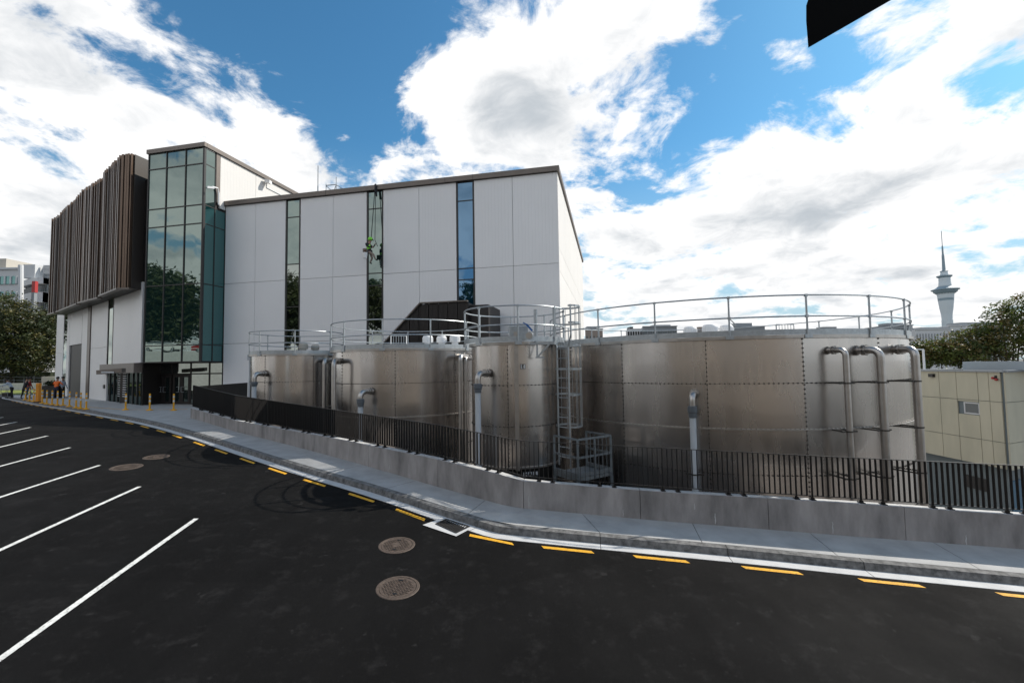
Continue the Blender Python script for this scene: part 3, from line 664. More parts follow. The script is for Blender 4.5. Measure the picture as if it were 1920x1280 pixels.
# capping
mb = MB()
mb.obox(FP((tL-1.0+tR)/2, zTop-.15, .03), FD, FN, (0, 0, 1), (tR-tL+1.0)/2+.12, .13, .15)
mb.build('roof_capping', m_brown, bld)
mb = MB(); c = FP(tR, zTop-.15, -DEP/2-.11); mb.obox(c+FD*.03, FN, FD, (0, 0, 1), DEP/2, .09, .148); mb.build('roof_capping', m_brown, bld)
for px in (613, 888, 1046-210):
    t = at_t(px, 350); mb = MB(); mb.obox(FP(t, zTop-.15, .0325), FD, FN, (0, 0, 1), .012, .135, .155); mb.build('capping_joint', m_mull, bld)
# right-hand side wall
for i in range(6):
    s0, s1 = i*DEP/6, (i+1)*DEP/6
    zs = [BOT, zJ2-1.2, zJ-.4, zJ+.9, zTop-.32]
    for z0, z1 in zip(zs[:-1], zs[1:]):
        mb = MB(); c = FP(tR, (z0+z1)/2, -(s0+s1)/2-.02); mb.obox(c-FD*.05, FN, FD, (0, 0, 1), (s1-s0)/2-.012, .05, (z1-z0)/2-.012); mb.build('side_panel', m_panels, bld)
# window strips: mullions, transoms and panes
tr_px = [[407, 495+8, 527+25, 600], [391, 425+55, 520, 560], [374, 503, 523, 600]]
zsets = [[fp_(549, 407).z, fp_(549, 495).z-2.2*0, fp_(549, 575).z], [fp_(703, 391).z, fp_(703, 512).z, fp_(703, 535).z], [fp_(872, 376).z, fp_(872, 503).z, fp_(872, 524).z]]
for k, (a, b) in enumerate(strips):
    wn = MB(); 
    for t in (a+.05, b-.05): slab(wn, t-.05, t+.05, BOT, zTop-.32, .0, .12)
    w = wn.build('window', m_mull, bld)
    zz = [BOT]+sorted(zsets[k])+[zTop-.34]
    z = zz[1]; ext = []
    while z-3.4 > BOT: z -= 3.0; ext.append(z)
    zz = sorted(set(zz+ext))
    for z0, z1 in zip(zz[:-1], zz[1:]):
        mb = MB(); slab(mb, a+.1, b-.1, z0+.03, z1-.03, -.045, .02); mb.build('pane', m_glb if (k == 2) else (m_gl if z0 > zJ-1.5 else m_gld), w)
    mb = MB()
    for z in zz[1:-1]: slab(mb, a+.1, b-.1, z-.03, z+.03, -.02, .08)
    mb.build('transom', m_mull, w, kind='stuff')
# ---- entrance glazing under the tower
zE = fp_(300, 681).z; tE0 = at_t(262, 720); tE1 = tL-.05
mb = MB(); slab(mb, tE0-.5, tE1, zE, zE+.6, .02, .3); mb.build('soffit_band', m_dark, bld)
vx = [262, 290, 322, 357, 392, 417]
vt = [at_t(x, 705) for x in vx]; zTr = fp_(330, 701).z
def glazing(name, ta, tb, z0, z1, m, off=0., fw=.04, mm=m_mull, parent=None, inner=None):
    mb = MB()
    for (u0, u1, v0, v1) in ((ta, ta+fw, z0, z1), (tb-fw, tb, z0, z1), (ta+fw, tb-fw, z0, z0+fw), (ta+fw, tb-fw, z1-fw, z1)): slab(mb, u0, u1, v0, v1, off, .1)
    f = mb.build(name, mm, parent or bld); mb = MB(); slab(mb, ta+fw, tb-fw, z0+fw, z1-fw, off-.035, .02); mb.build('pane', m, f); return f
for i in range(len(vt)-1):
    glazing('window', vt[i]+.003, vt[i+1]-.003, zTr+.003, zE-.003, m_gld)
    if i in (0,): glazing('window', vt[i]+.003, vt[i+1]-.003, GB, zTr-.003, m_door)
    elif i in (3, 4): glazing('window', vt[i]+.003, vt[i+1]-.003, GB, zTr-.003, m_gld)
    else:
        md = (vt[i]+vt[i+1])/2
        for (a, b, sx) in ((vt[i]+.06, md-.005, 1), (md+.005, vt[i+1]-.06, -1)):
            f = glazing('door', a, b, GB+.02, zTr-.06, m_door, off=-.03, fw=.16, mm=m_dark)
            hx = b-.1 if sx > 0 else a+.1; mb = MB(); zc_ = GB+1.0; s2 = -.22*sx
            mb.tube([FP(hx, zc_+.18, .0), FP(hx, zc_+.18, .07), FP(hx, zc_-.18, .07), FP(hx, zc_-.18, .0)], .013, 6)
            mb.tube([FP(hx, zc_+.18, .06), FP(hx+s2, zc_+.18, .06)], .013, 6); mb.tube([FP(hx, zc_-.18, .06), FP(hx+s2, zc_-.18, .06)], .013, 6)
            mb.build('handle', m_gal, f, kind=None)
mb = MB(); mb.poly([FP(tE0-2, BOT, -.2), FP(tE1+.1, BOT, -.2), FP(tE1+.1, BOT, -8), FP(tE0-2, BOT, -8)], (0, 0, zE-BOT)); mb.build('entrance_hall', m_dark, bld)
# ---- glass tower
TO = 1.75
tw0 = ft(fp_(270.5, 600, TO)); tw1 = ft(fp_(376.5, 600, TO)); zB = fp_(330, 680, TO).z; zT = fp_(383.5, 267, TO).z
tow = [fp_(330, y, TO).z for y in (640+20*.24+2, 533.5, 420.5, 386.5)] ; zc1 = fp_(381, 305.5, TO).z
zrow = [zB+.06, fp_(330, 647, TO).z, fp_(378, 530.5, TO).z, fp_(380, 417.5, TO).z, fp_(380, 382.5, TO).z, zc1, zT-.28]
cols = [tw0, ft(fp_(304.5, 600, TO)), ft(fp_(341, 600, TO)), tw1]
mb = MB(); mb.poly([FP(tw0, zB, TO-.14), FP(tw1-.14, zB, TO-.14), FP(tw1-.14, zB, -22), FP(tw0, zB, -22)], (0, 0, zT-.3-zB)); mb.build('tower_core', m_dark, bld)
gt = MB()
def tslab(mb, t0, t1, z0, z1, front, depth): slab(mb, t0, t1, z0, z1, TO+front, depth)
cw = bpy.data.objects.new('curtain_wall', None); COL.objects.link(cw); cw.parent = bld; cw.location = FP(tw0, zB, TO)-bld.location
for i in range(3):
    for j in range(6):
        mb = MB(); tslab(mb, cols[i]+.03, cols[i+1]-.03, zrow[j]+.03, zrow[j+1]-.03, -.05, .03); mb.build('pane', m_gl, cw)
mb = MB()
for c in cols: tslab(mb, c-.03, c+.03, zB, zT-.28, 0, .14)
mb.build('mullion', m_mull, cw, kind='stuff'); mb = MB()
for z in zrow: 
    for i in range(3): tslab(mb, cols[i]+.03, cols[i+1]-.03, z-.03, z+.03, -.008, .12)
mb.build('transom', m_mull, cw, kind='stuff')
# tower side (two bays back to the front wall), seen under the main roof and above it
sw = bpy.data.objects.new('side_curtain_wall', None); COL.objects.link(sw); sw.parent = bld; sw.location = FP(tw1, zB, 0)-bld.location
def sslab(mb, s0, s1, z0, z1, out_=0., depth=.04):     # s: metres back from the tower front
    c = FP(tw1, (z0+z1)/2, TO-(s0+s1)/2)+FD*(out_-depth/2); mb.obox(c, FN, FD, (0, 0, 1), (s1-s0)/2, depth/2, (z1-z0)/2)
sb = [0.03, TO*.52, TO-.0]
for i in range(2):
    for j in range(6):
        if j >= 4 and i == 1: continue
        mb = MB(); sslab(mb, sb[i]+.03, sb[i+1]-.03, zrow[j]+.03, zrow[j+1]-.03, -.03, .03); mb.build('pane', m_gls if j < 4 else m_gl, sw)
mb = MB()
for s_ in sb: sslab(mb, s_-.03, s_+.03, zB, zT-.28 if s_ < TO*.7 else zTop, 0, .1)
for z in zrow[:-1]: sslab(mb, .06, TO-.03, z-.03, z+.03, -.01, .06)
mb.build('mullion', m_mull, sw, kind='stuff')
# narrow glass return between the tower and the first white panel
ta, tb = tw1+.0, tL-.03
for j in range(4):
    mb = MB(); slab(mb, ta+.04, tb-.05, zrow[j]+.03, min(zrow[j+1]-.03, zTop-.35), -.06, .03); mb.build('pane', m_gls, cw)
mb = MB(); slab(mb, tb-.06, tb, zE, zTop-.34, 0, .14); 
for z in zrow[:4]: slab(mb, ta+.02, tb-.06, z-.03, z+.03, -.02, .1)
mb.build('corner_mullion', m_mull, cw, kind='stuff')
mb = MB(); slab(mb, tw1+.02, tb-.02, zE, fp_(400, 647, 0).z, .05, .3); mb.build('spandrel', m_dark, bld)
# upper block side wall
SD = 22
for i in range(5):
    s0 = TO*.52+.35 if i == 0 else i*SD/5; s1 = (i+1)*SD/5
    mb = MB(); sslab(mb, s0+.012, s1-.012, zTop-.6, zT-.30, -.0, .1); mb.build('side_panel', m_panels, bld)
mb = MB(); sslab(mb, TO*.52+.03, TO*.52+.33, zTop-.3, zT-.29, .02, .15); mb.build('corner_post', m_brown, bld)
mb = MB(); mb.obox(FP((tw0+tw1)/2, zT-.14, TO-.02), FD, FN, (0, 0, 1), (tw1-tw0)/2+.1, .1, .14); mb.build('roof_capping', m_brown, bld)
mb = MB(); c = FP(tw1, zT-.14, TO-SD/2-.12); mb.obox(c+FD*.02, FN, FD, (0, 0, 1), SD/2, .09, .139); mb.build('roof_capping', m_brown, bld)
# ---- wing behind the fins
W0 = fp_(268, 700, TO*.9); WA = hit(199, 754, .1); WBp = hit(108, 742.5, .1)
WD = Vector((WBp.x-WA.x, WBp.y-WA.y, 0)).normalized(); WN = Vector((WD.y, -WD.x, 0)); WN = WN if WN.y < 0 else -WN
_q = fp_(265, 650, TO-.45); _t = ((_q.x-C0.x)*WN.x+(_q.y-C0.y)*WN.y)/((WA.x-C0.x)*WN.x+(WA.y-C0.y)*WN.y); WA = Vector((WA.x*_t, WA.y*_t, 0))
def wp_(px, py, off=0.):
    d = ray(px, py); p0 = WA+WN*off; return C0+d*(((p0.x-C0.x)*WN.x+(p0.y-C0.y)*WN.y)/(d.x*WN.x+d.y*WN.y))
def wt_(p): return (p.x-WA.x)*WD.x+(p.y-WA.y)*WD.y
def WPt(t, z, off=0.): q = WA+WD*t+WN*off; return Vector((q.x, q.y, z))
def wslab(mb, t0, t1, z0, z1, front=0., depth=.1):
    mb.obox(WPt((t0+t1)/2, (z0+z1)/2, front-depth/2), WD, WN, (0, 0, 1), abs(t1-t0)/2, depth/2, (z1-z0)/2)
CX = fp_(252.5, 289.2, TO+.02); FZ1 = CX.z; FZ0 = fp_(246, 540, TO+.02).z
def wtx(px, py=650, off=0.): return wt_(wp_(px, py, off))
zJw = wp_(170, 654).z
mb = MB(); p0_, p1_ = WPt(wtx(265.5), BOT, -.11), WPt(wtx(106), BOT, -.11); mb.poly([p0_, p1_, p1_-WN*14, p0_-FN*12], (0, 0, FZ1-1.5-BOT)); mb.build('wing_wall', m_dark, bld)
zdoor = wp_(140, 646).z
for (x0, x1, z0) in ((264.5, 211, wp_(240, 681).z), (201.5, 170, GB-.1), (118.5, 105, GB-.1)):
    a, b = wtx(x0), wtx(x1)
    zz = [z0, FZ0+.5] if x0 > 211 else [z0, zJw, FZ0+.5]
    for u, v in zip(zz[:-1], zz[1:]):
        mb = MB(); wslab(mb, a+.012, b-.012, u+.01, v-.01); mb.build('cladding_panel', m_plain, bld)
for (x0, x1, z0, z1) in ((164, 153, GB-.25, FZ0+.5), (152.6, 130, zdoor, FZ0+.5), (129.6, 125, GB-.25, FZ0+.5)):
    mb = MB(); wslab(mb, wtx(x0)+.01, wtx(x1)-.01, z0, z1-.01); mb.build('cladding_panel', m_plain, bld)
mb = MB(); wslab(mb, wtx(153), wtx(130), GB-.25, zdoor, -.5, .1); dk = mb.build('roller_door', mat('dark_door_paint', (.012, .011, .01), .85, spec=.15), bld)
mb = MB(); wslab(mb, wtx(169.5), wtx(164.5), GB-.25, FZ0+.4, .06, .16); mb.build('column', m_brown, bld)
mb = MB(); wslab(mb, wtx(210.5), wtx(202), wp_(206, 684).z, FZ0+.4, -.02, .03); mb.build('window', m_gld, bld)
mb = MB(); wslab(mb, wtx(124.6), wtx(119), GB-.25, FZ0+.4, -.02, .03); mb.build('window', m_gld, bld)
mb = MB(); wslab(mb, wtx(211.5), wtx(210.6), wp_(206, 684).z, FZ0+.4, .02, .08); wslab(mb, wtx(201.9), wtx(201), wp_(206, 684).z, FZ0+.4, .02, .08); mb.build('mullion', m_mull, bld, kind='stuff')
# entrance canopy, sign and lobby at the foot of the wing
zc0, zc1_ = wp_(225, 699).z, wp_(225, 682).z
mb = MB(); wslab(mb, wtx(264), wtx(199), zc0, zc1_, .35, .5); mb.build('canopy', m_brown, bld)
sg0, sg1 = fp_(184.5, 694.3, 3.).z, fp_(184.5, 700, 3.).z
a, b = fp_(184.5, 697, 2.9), fp_(232, 697, 2.9)
mb = MB(); mb.bar((a.x, a.y, a.z-.03), (b.x, b.y, b.z+.1), .25, .26); sgn = mb.build('sign_fascia', m_brown, bld)
a, b = fp_(190, 697, 3.05), fp_(213.5, 697, 3.05); mb = MB(); mb.bar((a.x, a.y, a.z-.02), (b.x, b.y, b.z-.02), .02, .10); mb.build('sign_lettering_strip', m_far[0], sgn)
a = wtx(264); b = wtx(203)
mb = MB(); wslab(mb, a, b, GB-.25, zc0, -.06, .04); mb.build('lobby_glass', m_door, bld)
for x in (258, 250, 241, 233, 222, 215, 207):
    mb = MB(); t = wtx(x); wslab(mb, t-.04, t+.04, GB-.25, zc0, .0, .1); mb.build('lobby_mullion', m_mull, bld)
lv = MB()
for i in range(14): wslab(lv, wtx(239), wtx(224), GB+.5+i*.16, GB+.55+i*.16, .03, .04)
lv.build('louvre', m_far[0], bld, kind='stuff')
mb = MB(); wslab(mb, wtx(199.6), wtx(197), wp_(198, 728).z, wp_(198, 721).z, .06, .06); mb.build('wall_box', m_black, bld)
# ---- finned screen: folded facets, fins one by one
tops = [(252.5, 289.2), (231, 290), (196, 325), (194.5, 333.5), (156.5, 357), (154.5, 361.5), (115, 400), (112, 403), (98.5, 412)]
zF = FZ1; P2 = [atz(x, y, zF) for x, y in tops]
facets = [(0, 1), (1, 2), (3, 4), (5, 6), (7, 8)]
scr = bpy.data.objects.new('finned_screen', None); COL.objects.link(scr); scr.parent = bld; scr.location = P2[0]-bld.location
back = [Vector((p.x, p.y, 0)) for p in P2]
bk = [back[0]-WN*.02]+back[1:]
mb = MB(); poly = [Vector((p.x, p.y, FZ0)) for p in back]
inner = [Vector((p.x, p.y, FZ0))-WN*1.3 for p in back][::-1]
inner[-1] = Vector((back[0].x, back[0].y, FZ0))-Vector((FN.x, FN.y, 0))*1.3
inn2 = [p+Vector((0, 0, 0)) for p in inner]
vs = [p-WN*.10 for p in poly]+inn2
vs[0] = poly[0].copy(); vs[0] = vs[0]-FN*.10
mb.poly(vs, (0, 0, zF-FZ0-.06)); mb.build('screen_backing', m_dark, scr)
rnd = random.Random(3); nf = 0
for (a, b) in facets:
    A, B = back[a], back[b]; ln = (B-A).length; d = (B-A).normalized(); nn_ = Vector((d.y, -d.x, 0)); nn_ = nn_ if nn_.y < 0 else -nn_
    stp = .20 if a < 2 else .24; n = max(3, int(ln/stp))
    for i in range(n):
        u = (i+.5)/n; p = A.lerp(B, u); w = rnd.choice((.022, .03, .045, .07)); dp = rnd.choice((.15, .19, .23))
        zb = FZ0-rnd.choice((0, 0, .06)); zt = zF-rnd.choice((0, 0, 0, .04))
        mb = MB(); mb.obox(Vector((p.x, p.y, (zb+zt)/2))+nn_*(dp/2-.09), d, nn_, (0, 0, 1), w, dp/2, (zt-zb)/2); mb.build('fin', m_fin if rnd.random() < .8 else m_brown, scr); nf += 1
mb = MB()
for (a, b) in facets:
    A, B = back[a], back[b]; mb.bar((A.x, A.y, FZ0-.03), (B.x, B.y, FZ0-.03), .3, .10)
mb.build('bottom_flashing', m_brown, scr, kind='stuff')
A = back[0]; mb = MB(); e = A-FN*.02+WD*(-.0); mb.obox(Vector((A.x, A.y, (FZ0+zF)/2))-FN*.70, FN, FD, (0, 0, 1), .68, .03, (zF-FZ0)/2-.01); mb.build('end_panel', mat('shaded_end_panel_metal', (.05, .042, .036), .6), scr)  # end panel darker than the brown metal: the glass tower's shadow is in its colour

# roof mast, scaffold, floodlight, cctv
def roofpt(px, py, off): return fp_(px, py, off)
p = roofpt(596, 361, -3); q = roofpt(596, 311, -3)
t_ = thing('roof_mast', 'thin steel mast standing on the flat roof of the white building', 'mast', (p.x, p.y, p.z-1))
mb = MB(); mb.tube([(p.x, p.y, p.z-1.4), (p.x, p.y, lerp(p.z, q.z, .25))], .05, 6); mb.build('mast_base', m_gal, t_); mb = MB(); mb.tube([(p.x, p.y, lerp(p.z, q.z, .25)), (p.x, p.y, q.z)], .028, 6); mb.build('pole', m_trim, t_)
sc_ = thing('scaffold_frame', 'small scaffold tube frame on the roof behind the mast', 'scaffold', roofpt(620, 358, -3)-Vector((0, 0, 1)))
for (x0, y0, x1, y1) in ((611.5, 375, 611.5, 345), (630.5, 370, 630.5, 332), (611, 348, 631, 346), (625, 362, 630.5, 346), (631, 347, 648, 358), (612, 349, 622, 358)):
    a = roofpt(x0, y0, -3); b = roofpt(x1, y1, -3); mb = MB(); mb.tube([a, b], .03, 6); mb.build('tube', m_gal, sc_)
def side_pt(px, py, out_=.0):
    d = ray(px, py); p0 = FP(tw1, 0, 0)+FD*out_; return C0+d*(((p0.x-C0.x)*FD.x+(p0.y-C0.y)*FD.y)/(d.x*FD.x+d.y*FD.y))
fl = thing('floodlight', 'small floodlight with conduit on the cream upper side wall', 'floodlight', side_pt(503, 341))
a = side_pt(503, 341, .35); mb = MB(); mb.obox(a, (1, -.2, -.3), (0, 1, 0), (0, 0, 1), .22, .18, .12); mb.build('lamp_head', m_white, fl)
mb = MB(); mb.tube([side_pt(500, 341, .03), side_pt(500, 352, .03), side_pt(527, 366, .03)], .025, 6); mb.tube([side_pt(503, 341, .0), a], .03, 6); mb.build('conduit', m_gal, fl)
cc = thing('cctv_camera', 'white camera on a curved bracket at the corner above the roof', 'security camera', side_pt(407, 352, .1))
mb = MB(); mb.tube([side_pt(410, 384, .12), side_pt(410, 362, .12), side_pt(408, 353, .12), side_pt(398, 350, .3)], .05, 8); mb.build('bracket', m_white, cc)
a = side_pt(395, 352, .4); mb = MB(); mb.obox(a, (-.6, -.8, -.2), (.8, -.6, 0), (0, 0, 1), .2, .07, .07); mb.build('camera_body', m_white, cc)

# ------------------------------------------------------------------ stair enclosure in front of the wall
SE = 3.2
def sp_(px, py, off=SE): return fp_(px, py, off)
se = thing('stair_enclosure', 'dark ribbed metal stair enclosure with a sloping top against the white wall', 'stair enclosure', sp_(800, 650))
zt_ = sp_(840, 567).z; zl = sp_(722, 640).z
prof = [(ft(sp_(716, 644)), zl-.3), (ft(sp_(789, 568.5)), zt_), (ft(sp_(877, 564)), zt_)]
tA, tB, tC = prof[0][0], prof[1][0], prof[2][0]
def ztop(t): return lerp(zl-.3, zt_, (t-tA)/(tB-tA)) if t < tB else zt_
mb = MB(); n = 1
pts = [(tA, BOT), (tC, BOT), (tC, zt_-.03), (tB, zt_-.03), (tA, zl-.33)]
vs = [FP(t, z, SE-.06) for t, z in pts]+[FP(t, z, .25) for t, z in pts]; k = len(pts)
mb.add(vs, [tuple(range(k)), tuple(range(2*k-1, k-1, -1))]+[(i, (i+1) % k, k+(i+1) % k, k+i) for i in range(k)]); mb.build('stair_wall', m_dark, se)
npan = 9
for i in range(npan):
    a, b = lerp(tA, tC, i/npan)+.02, lerp(tA, tC, (i+1)/npan)-.02
    mb = MB(); v = [FP(a, BOT, SE), FP(b, BOT, SE), FP(b, ztop(b), SE), FP(a, ztop(a), SE)]; mb.add(v+[p-FN*.04 for p in v], ((0, 1, 2, 3), (7, 6, 5, 4), (0, 4, 5, 1), (1, 5, 6, 2), (2, 6, 7, 3), (3, 7, 4, 0))); pn = mb.build('ribbed_panel', m_dark, se)
    rb = MB(); nr_ = 7
    for j in range(nr_):
        t = lerp(a, b, (j+.5)/nr_); z1 = ztop(t)-.12
        rb.obox(FP(t, (BOT+z1)/2, SE+.02), FD, FN, (0, 0, 1), .025, .02, (z1-BOT)/2)
    rb.build('rib', m_dark, pn, kind='stuff')
mb = MB(); mb.bar(FP(tA, zl-.25, SE-.0), FP(tB, zt_+.03, SE), .3, .06); mb.bar(FP(tB, zt_+.03, SE), FP(tC, zt_+.03, SE), .3, .06); mb.build('top_flashing', m_brown, se, kind='stuff')
tD = ft(sp_(896, 570, .3)); mb = MB(); zz_ = sp_(893, 572, SE-.5).z
mb.poly([FP(tC+.01, BOT, SE-.4), FP(tC+1.0, BOT, SE-.4), FP(tC+1.0, BOT, .25), FP(tC+.01, BOT, .25)], (0, 0, zz_-BOT)); mb.build('stair_landing_wall', m_dark, se)

# ------------------------------------------------------------------ tanks
ZR = 4.62; RH = 1.2
def bolt_shape(mb, p, n, r=.023, h=.02):
    n = Vector(n).normalized(); a = n.cross(Vector((0, 0, 1))).normalized(); b = n.cross(a); p = Vector(p); k = 5
    vs = [p+(a*cos(2*pi*i/k)+b*sin(2*pi*i/k))*r+n*h*j for j in (0, 1) for i in range(k)]
    mb.add(vs, [(i, (i+1) % k, k+(i+1) % k, k+i) for i in range(k)]+[tuple(range(k, 2*k))])
def arc_pts(c, r, z, a0, a1, n): return [Vector((c.x+r*cos(lerp(a0, a1, i/n)), c.y+r*sin(lerp(a0, a1, i/n)), z)) for i in range(n+1)]
def ang_of(c, R, px, py=690):     # angle on a circle (near side) where the sight line of that column meets it
    d = ray(px, py); dx, dy = d.x, d.y; a = dx*dx+dy*dy; b = -2*(dx*c.x+dy*c.y); cc_ = c.x*c.x+c.y*c.y-R*R; D = b*b-4*a*cc_
    if D < 0: t = -b/2/a
    else: t = (-b-sqrt(D))/2/a
    return atan2(dy*t-c.y, dx*t-c.x)
class Tank: pass
def make_tank(label, dist, adeg, R, ncol, nring, seam_px, zbot=None, posts=20, post_px=None, vents=(), rail_r=None, rough=False, rail_gap=None, kick=True):
    T = Tank(); a = radians(adeg); T.c = Vector((dist*sin(a), dist*cos(a), 0)); T.R = R; T.zb = ZR-RH*nring
    t = T.o = thing('steel_tank', label, 'tank', (T.c.x, T.c.y, T.zb), 'stainless steel storage tanks behind the railing')
    c = T.c
    mb = MB(); n = 64; mb.lathe((c.x, c.y, 0), [(R-.035, T.zb), (R-.035, ZR-.01)], n); mb.build('inner_shell', m_bolt, t, smooth=True)
    dA = 2*pi/ncol; aS = ang_of(c, R, *seam_px); g = .004/R
    # one curved sheet, shared by every position of the shell
    ns = max(4, int(72/ncol)); sh = MB(); 
    for z in (0, RH-.006): sh.v += [(R*cos(g+(dA-2*g)*i/ns), R*sin(g+(dA-2*g)*i/ns), z) for i in range(ns+1)]
    sh.v += [(x*(R-.03)/R, y*(R-.03)/R, z) for x, y, z in sh.v]
    m1 = ns+1
    for i in range(ns): sh.f.append((i, i+1, m1+i+1, m1+i)); sh.mi.append(0)
    nb_ = len(sh.v); sh.v += list(sh.v)
    for (A, B) in ((0, 2*m1), (m1, 3*m1)):
        for i in range(ns): sh.f.append((nb_+A+i, nb_+A+i+1, nb_+B+i+1, nb_+B+i)); sh.mi.append(0)
    me = bpy.data.meshes.new('steel_sheet'); me.from_pydata(sh.v, [], sh.f); me.materials.append(m_steel)
    me.polygons.foreach_set('use_smooth', [i < ns for i in range(len(sh.f))])
    me.update()
    nrm = me.polygons[0].normal; ctr = me.polygons[0].center
    if nrm.x*ctr.x+nrm.y*ctr.y < 0: me.flip_normals()
    for r in range(nring):
        for k in range(ncol):
            o = bpy.data.objects.new('steel_sheet', me); COL.objects.link(o); o.parent = t; o.location = (0, 0, r*RH+.003); o.rotation_euler = (0, 0, aS+k*dA)
            o.scale = (1+(.0007 if (r+k) % 2 else 0),)*2+(1,)
    # bolts along the seams that face the railing
    mb = MB(); fa = atan2(-c.y, -c.x)
    def facing(x): d = (x-fa+pi) % (2*pi)-pi; return abs(d) < radians(105)
    for k in range(ncol):
        ak = aS+k*dA
        if not facing(ak): continue
        for z in [T.zb+.08+i*.12 for i in range(int((ZR-T.zb)/.12))]:
            for off in ((0,) if R < 2.5 else (0,)):
                aa = ak+off/R; bolt_shape(mb, (c.x+cos(aa)*(R+.002), c.y+sin(aa)*(R+.002), z), (cos(aa), sin(aa), 0))
    for r in range(1, nring):
        z = T.zb+r*RH; nn = int(2*pi*R/.12)
        for i in range(nn):
            aa = 2*pi*i/nn
            if facing(aa): bolt_shape(mb, (c.x+cos(aa)*(R+.002), c.y+sin(aa)*(R+.002), z), (cos(aa), sin(aa), 0), .020)
    mb.build('seam_bolt', m_bolt, t, kind='stuff')
    # stiffening ring two sheets down, top angle, foot ring
    def ringobj(name, z, r0, r1, h, m):
        mb = MB(); mb.lathe((c.x, c.y, z), [(r0, 0), (r1, 0), (r1, h), (r0, h), (r0, 0)], 72); mb.build(name, m, t)
    if ncol > 5: ringobj('stiffener_ring', ZR-2*RH-.03, R-.01, R+.06, .035, m_pipe)
    ringobj('foot_ring', T.zb, R-.01, R+.05, .05, m_pipe)
    ringobj('top_angle', ZR-.015, R-.02, R+.085, .085, m_pipe)
    # roof
    mb = MB(); mb.lathe((c.x, c.y, 0), [(R-.03, ZR+.03), (R*.5, ZR+.14), (.02, ZR+.22)], 48); sheet_fix(mb.build('roof', m_gal, t))
    # toe board and handrail
    RR = (rail_r or R)+.05; 
    if kick: ringobj('toe_board', ZR+.075, RR-.02, RR-.012, .15, m_gal)
    a0 = ang_of(c, RR, *post_px) if post_px else 0
    hr = bpy.data.objects.new('handrail', None); COL.objects.link(hr); hr.parent = t; hr.location = (0, 0, ZR-T.zb)
    for i in range(posts):
        aa = a0+2*pi*i/posts; p = Vector((c.x+cos(aa)*RR, c.y+sin(aa)*RR, 0)); mb = MB()
        mb.tube([p+Vector((0, 0, ZR-.02)), p+Vector((0, 0, ZR+1.13))], .026, 8)
        q = Vector((cos(aa), sin(aa), 0)); s_ = Vector((-sin(aa), cos(aa), 0)); mb.obox(p+q*.02+Vector((0, 0, ZR+.03)), q, s_, (0, 0, 1), .035, .10, .045); mb.obox(p+Vector((0, 0, ZR+.56)), q, s_, (0, 0, 1), .033, .033, .033); mb.obox(p+Vector((0, 0, ZR+1.11)), q, s_, (0, 0, 1), .033, .033, .033)
        mb.build('post', m_gal, hr)
    for z in (ZR+.56, ZR+1.12):
        mb = MB(); n = 90
        if rail_gap: g0, g1 = rail_gap; mb.tube(arc_pts(c, RR, z, g1, g0+2*pi, n), .022, 7)
        else: mb.tube(arc_pts(c, RR, z, 0, 2*pi, n)[:-1], .022, 7, closed=True)
        mb.build('rail', m_gal, hr, smooth=True)
    for (px, py, Y, r, h, m) in vents:
        p = at(px, py, Y); zb_ = ZR+.1; ht = p.z-zb_; v = MB()
        v.lathe((p.x, p.y, zb_), [(r*.66, 0), (r*.66, ht*.50), (r, ht*.52), (r, ht*.86), (r*.94, ht*.93), (r*.8, ht*.98), (.01, ht)], 20); vo = v.build('vent', m, t, smooth=True)
        rb = MB()
        for i in range(20):
            aa = 2*pi*i/20; rb.obox((p.x+cos(aa)*r, p.y+sin(aa)*r, zb_+ht*.70), (cos(aa), sin(aa), 0), (-sin(aa), cos(aa), 0), (0, 0, 1), .012, r*.05, ht*.16)
        rb.build('vent_rib', m, vo, kind='stuff')
    return T
TBg = make_tank('largest steel tank, at the right, with three tall grey pipes down its side', 19.7, 23.1, 6.13, 16, 7, (1325, 700), posts=20, post_px=(1367, 600),
    vents=((1294, 612, 21.5, .30, 0, m_white), (1331, 608, 21., .34, 0, m_white), (1362, 609, 22, .31, 0, m_white)))
TE = make_tank('narrow steel tank with a small letter plate beside the caged ladder', 14.7, .33, 1.39, 4, 3, (952, 700), posts=8, post_px=(898, 600), rail_r=1.55)
T2 = make_tank('second steel tank from the left with three white vents on top', 19.9, -12.96, 2.98, 8, 7, (741, 690), posts=11, post_px=(717, 620),
    vents=((802, 629, 19.5, .215, 0, m_white), (828, 629.5, 20, .215, 0, m_white), (853, 627.5, 20, .22, 0, m_white)))
T1 = make_tank('leftmost and farthest steel tank with two low vents on top', 24.9, -25.25, 2.02, 6, 7, (497, 700), posts=8, post_px=(553, 640), rail_r=2.05,
    vents=((569, 643, 24.5, .22, 0, m_far[3]), (591, 646, 25, .2, 0, m_far[3])))
TG = (TBg, TE, T2, T1)
# plinth under the narrow tank
pb = thing('tank_plinth', 'dark plinth under the narrow tank with a small word plate', 'plinth', (TE.c.x, TE.c.y, YZ))
mb = MB(); mb.lathe((TE.c.x, TE.c.y, 0), [(.01, YZ+.01), (1.36, YZ+.01), (1.36, TE.zb-.02), (.01, TE.zb-.02)], 40); mb.build('plinth_body', m_grate, pb)
def shell_pt(T, ang, r, z): return Vector((T.c.x+cos(ang)*r, T.c.y+sin(ang)*r, z))
def text_mesh(txt, size, o_mat, m, parent, name='lettering', depth=.003):
    cu = bpy.data.curves.new(name, 'FONT'); cu.body = txt; cu.size = size; cu.extrude = depth; cu.offset = size*.035; cu.align_x = 'CENTER'; cu.align_y = 'CENTER'
    ob = bpy.data.objects.new(name, cu); me = bpy.data.meshes.new_from_object(ob); bpy.data.objects.remove(ob); me.materials.append(m); me.transform(o_mat)
    o = bpy.data.objects.new(name, me); COL.objects.link(o); o.parent = parent; me.transform(Matrix.Translation(-wloc(parent))); return o
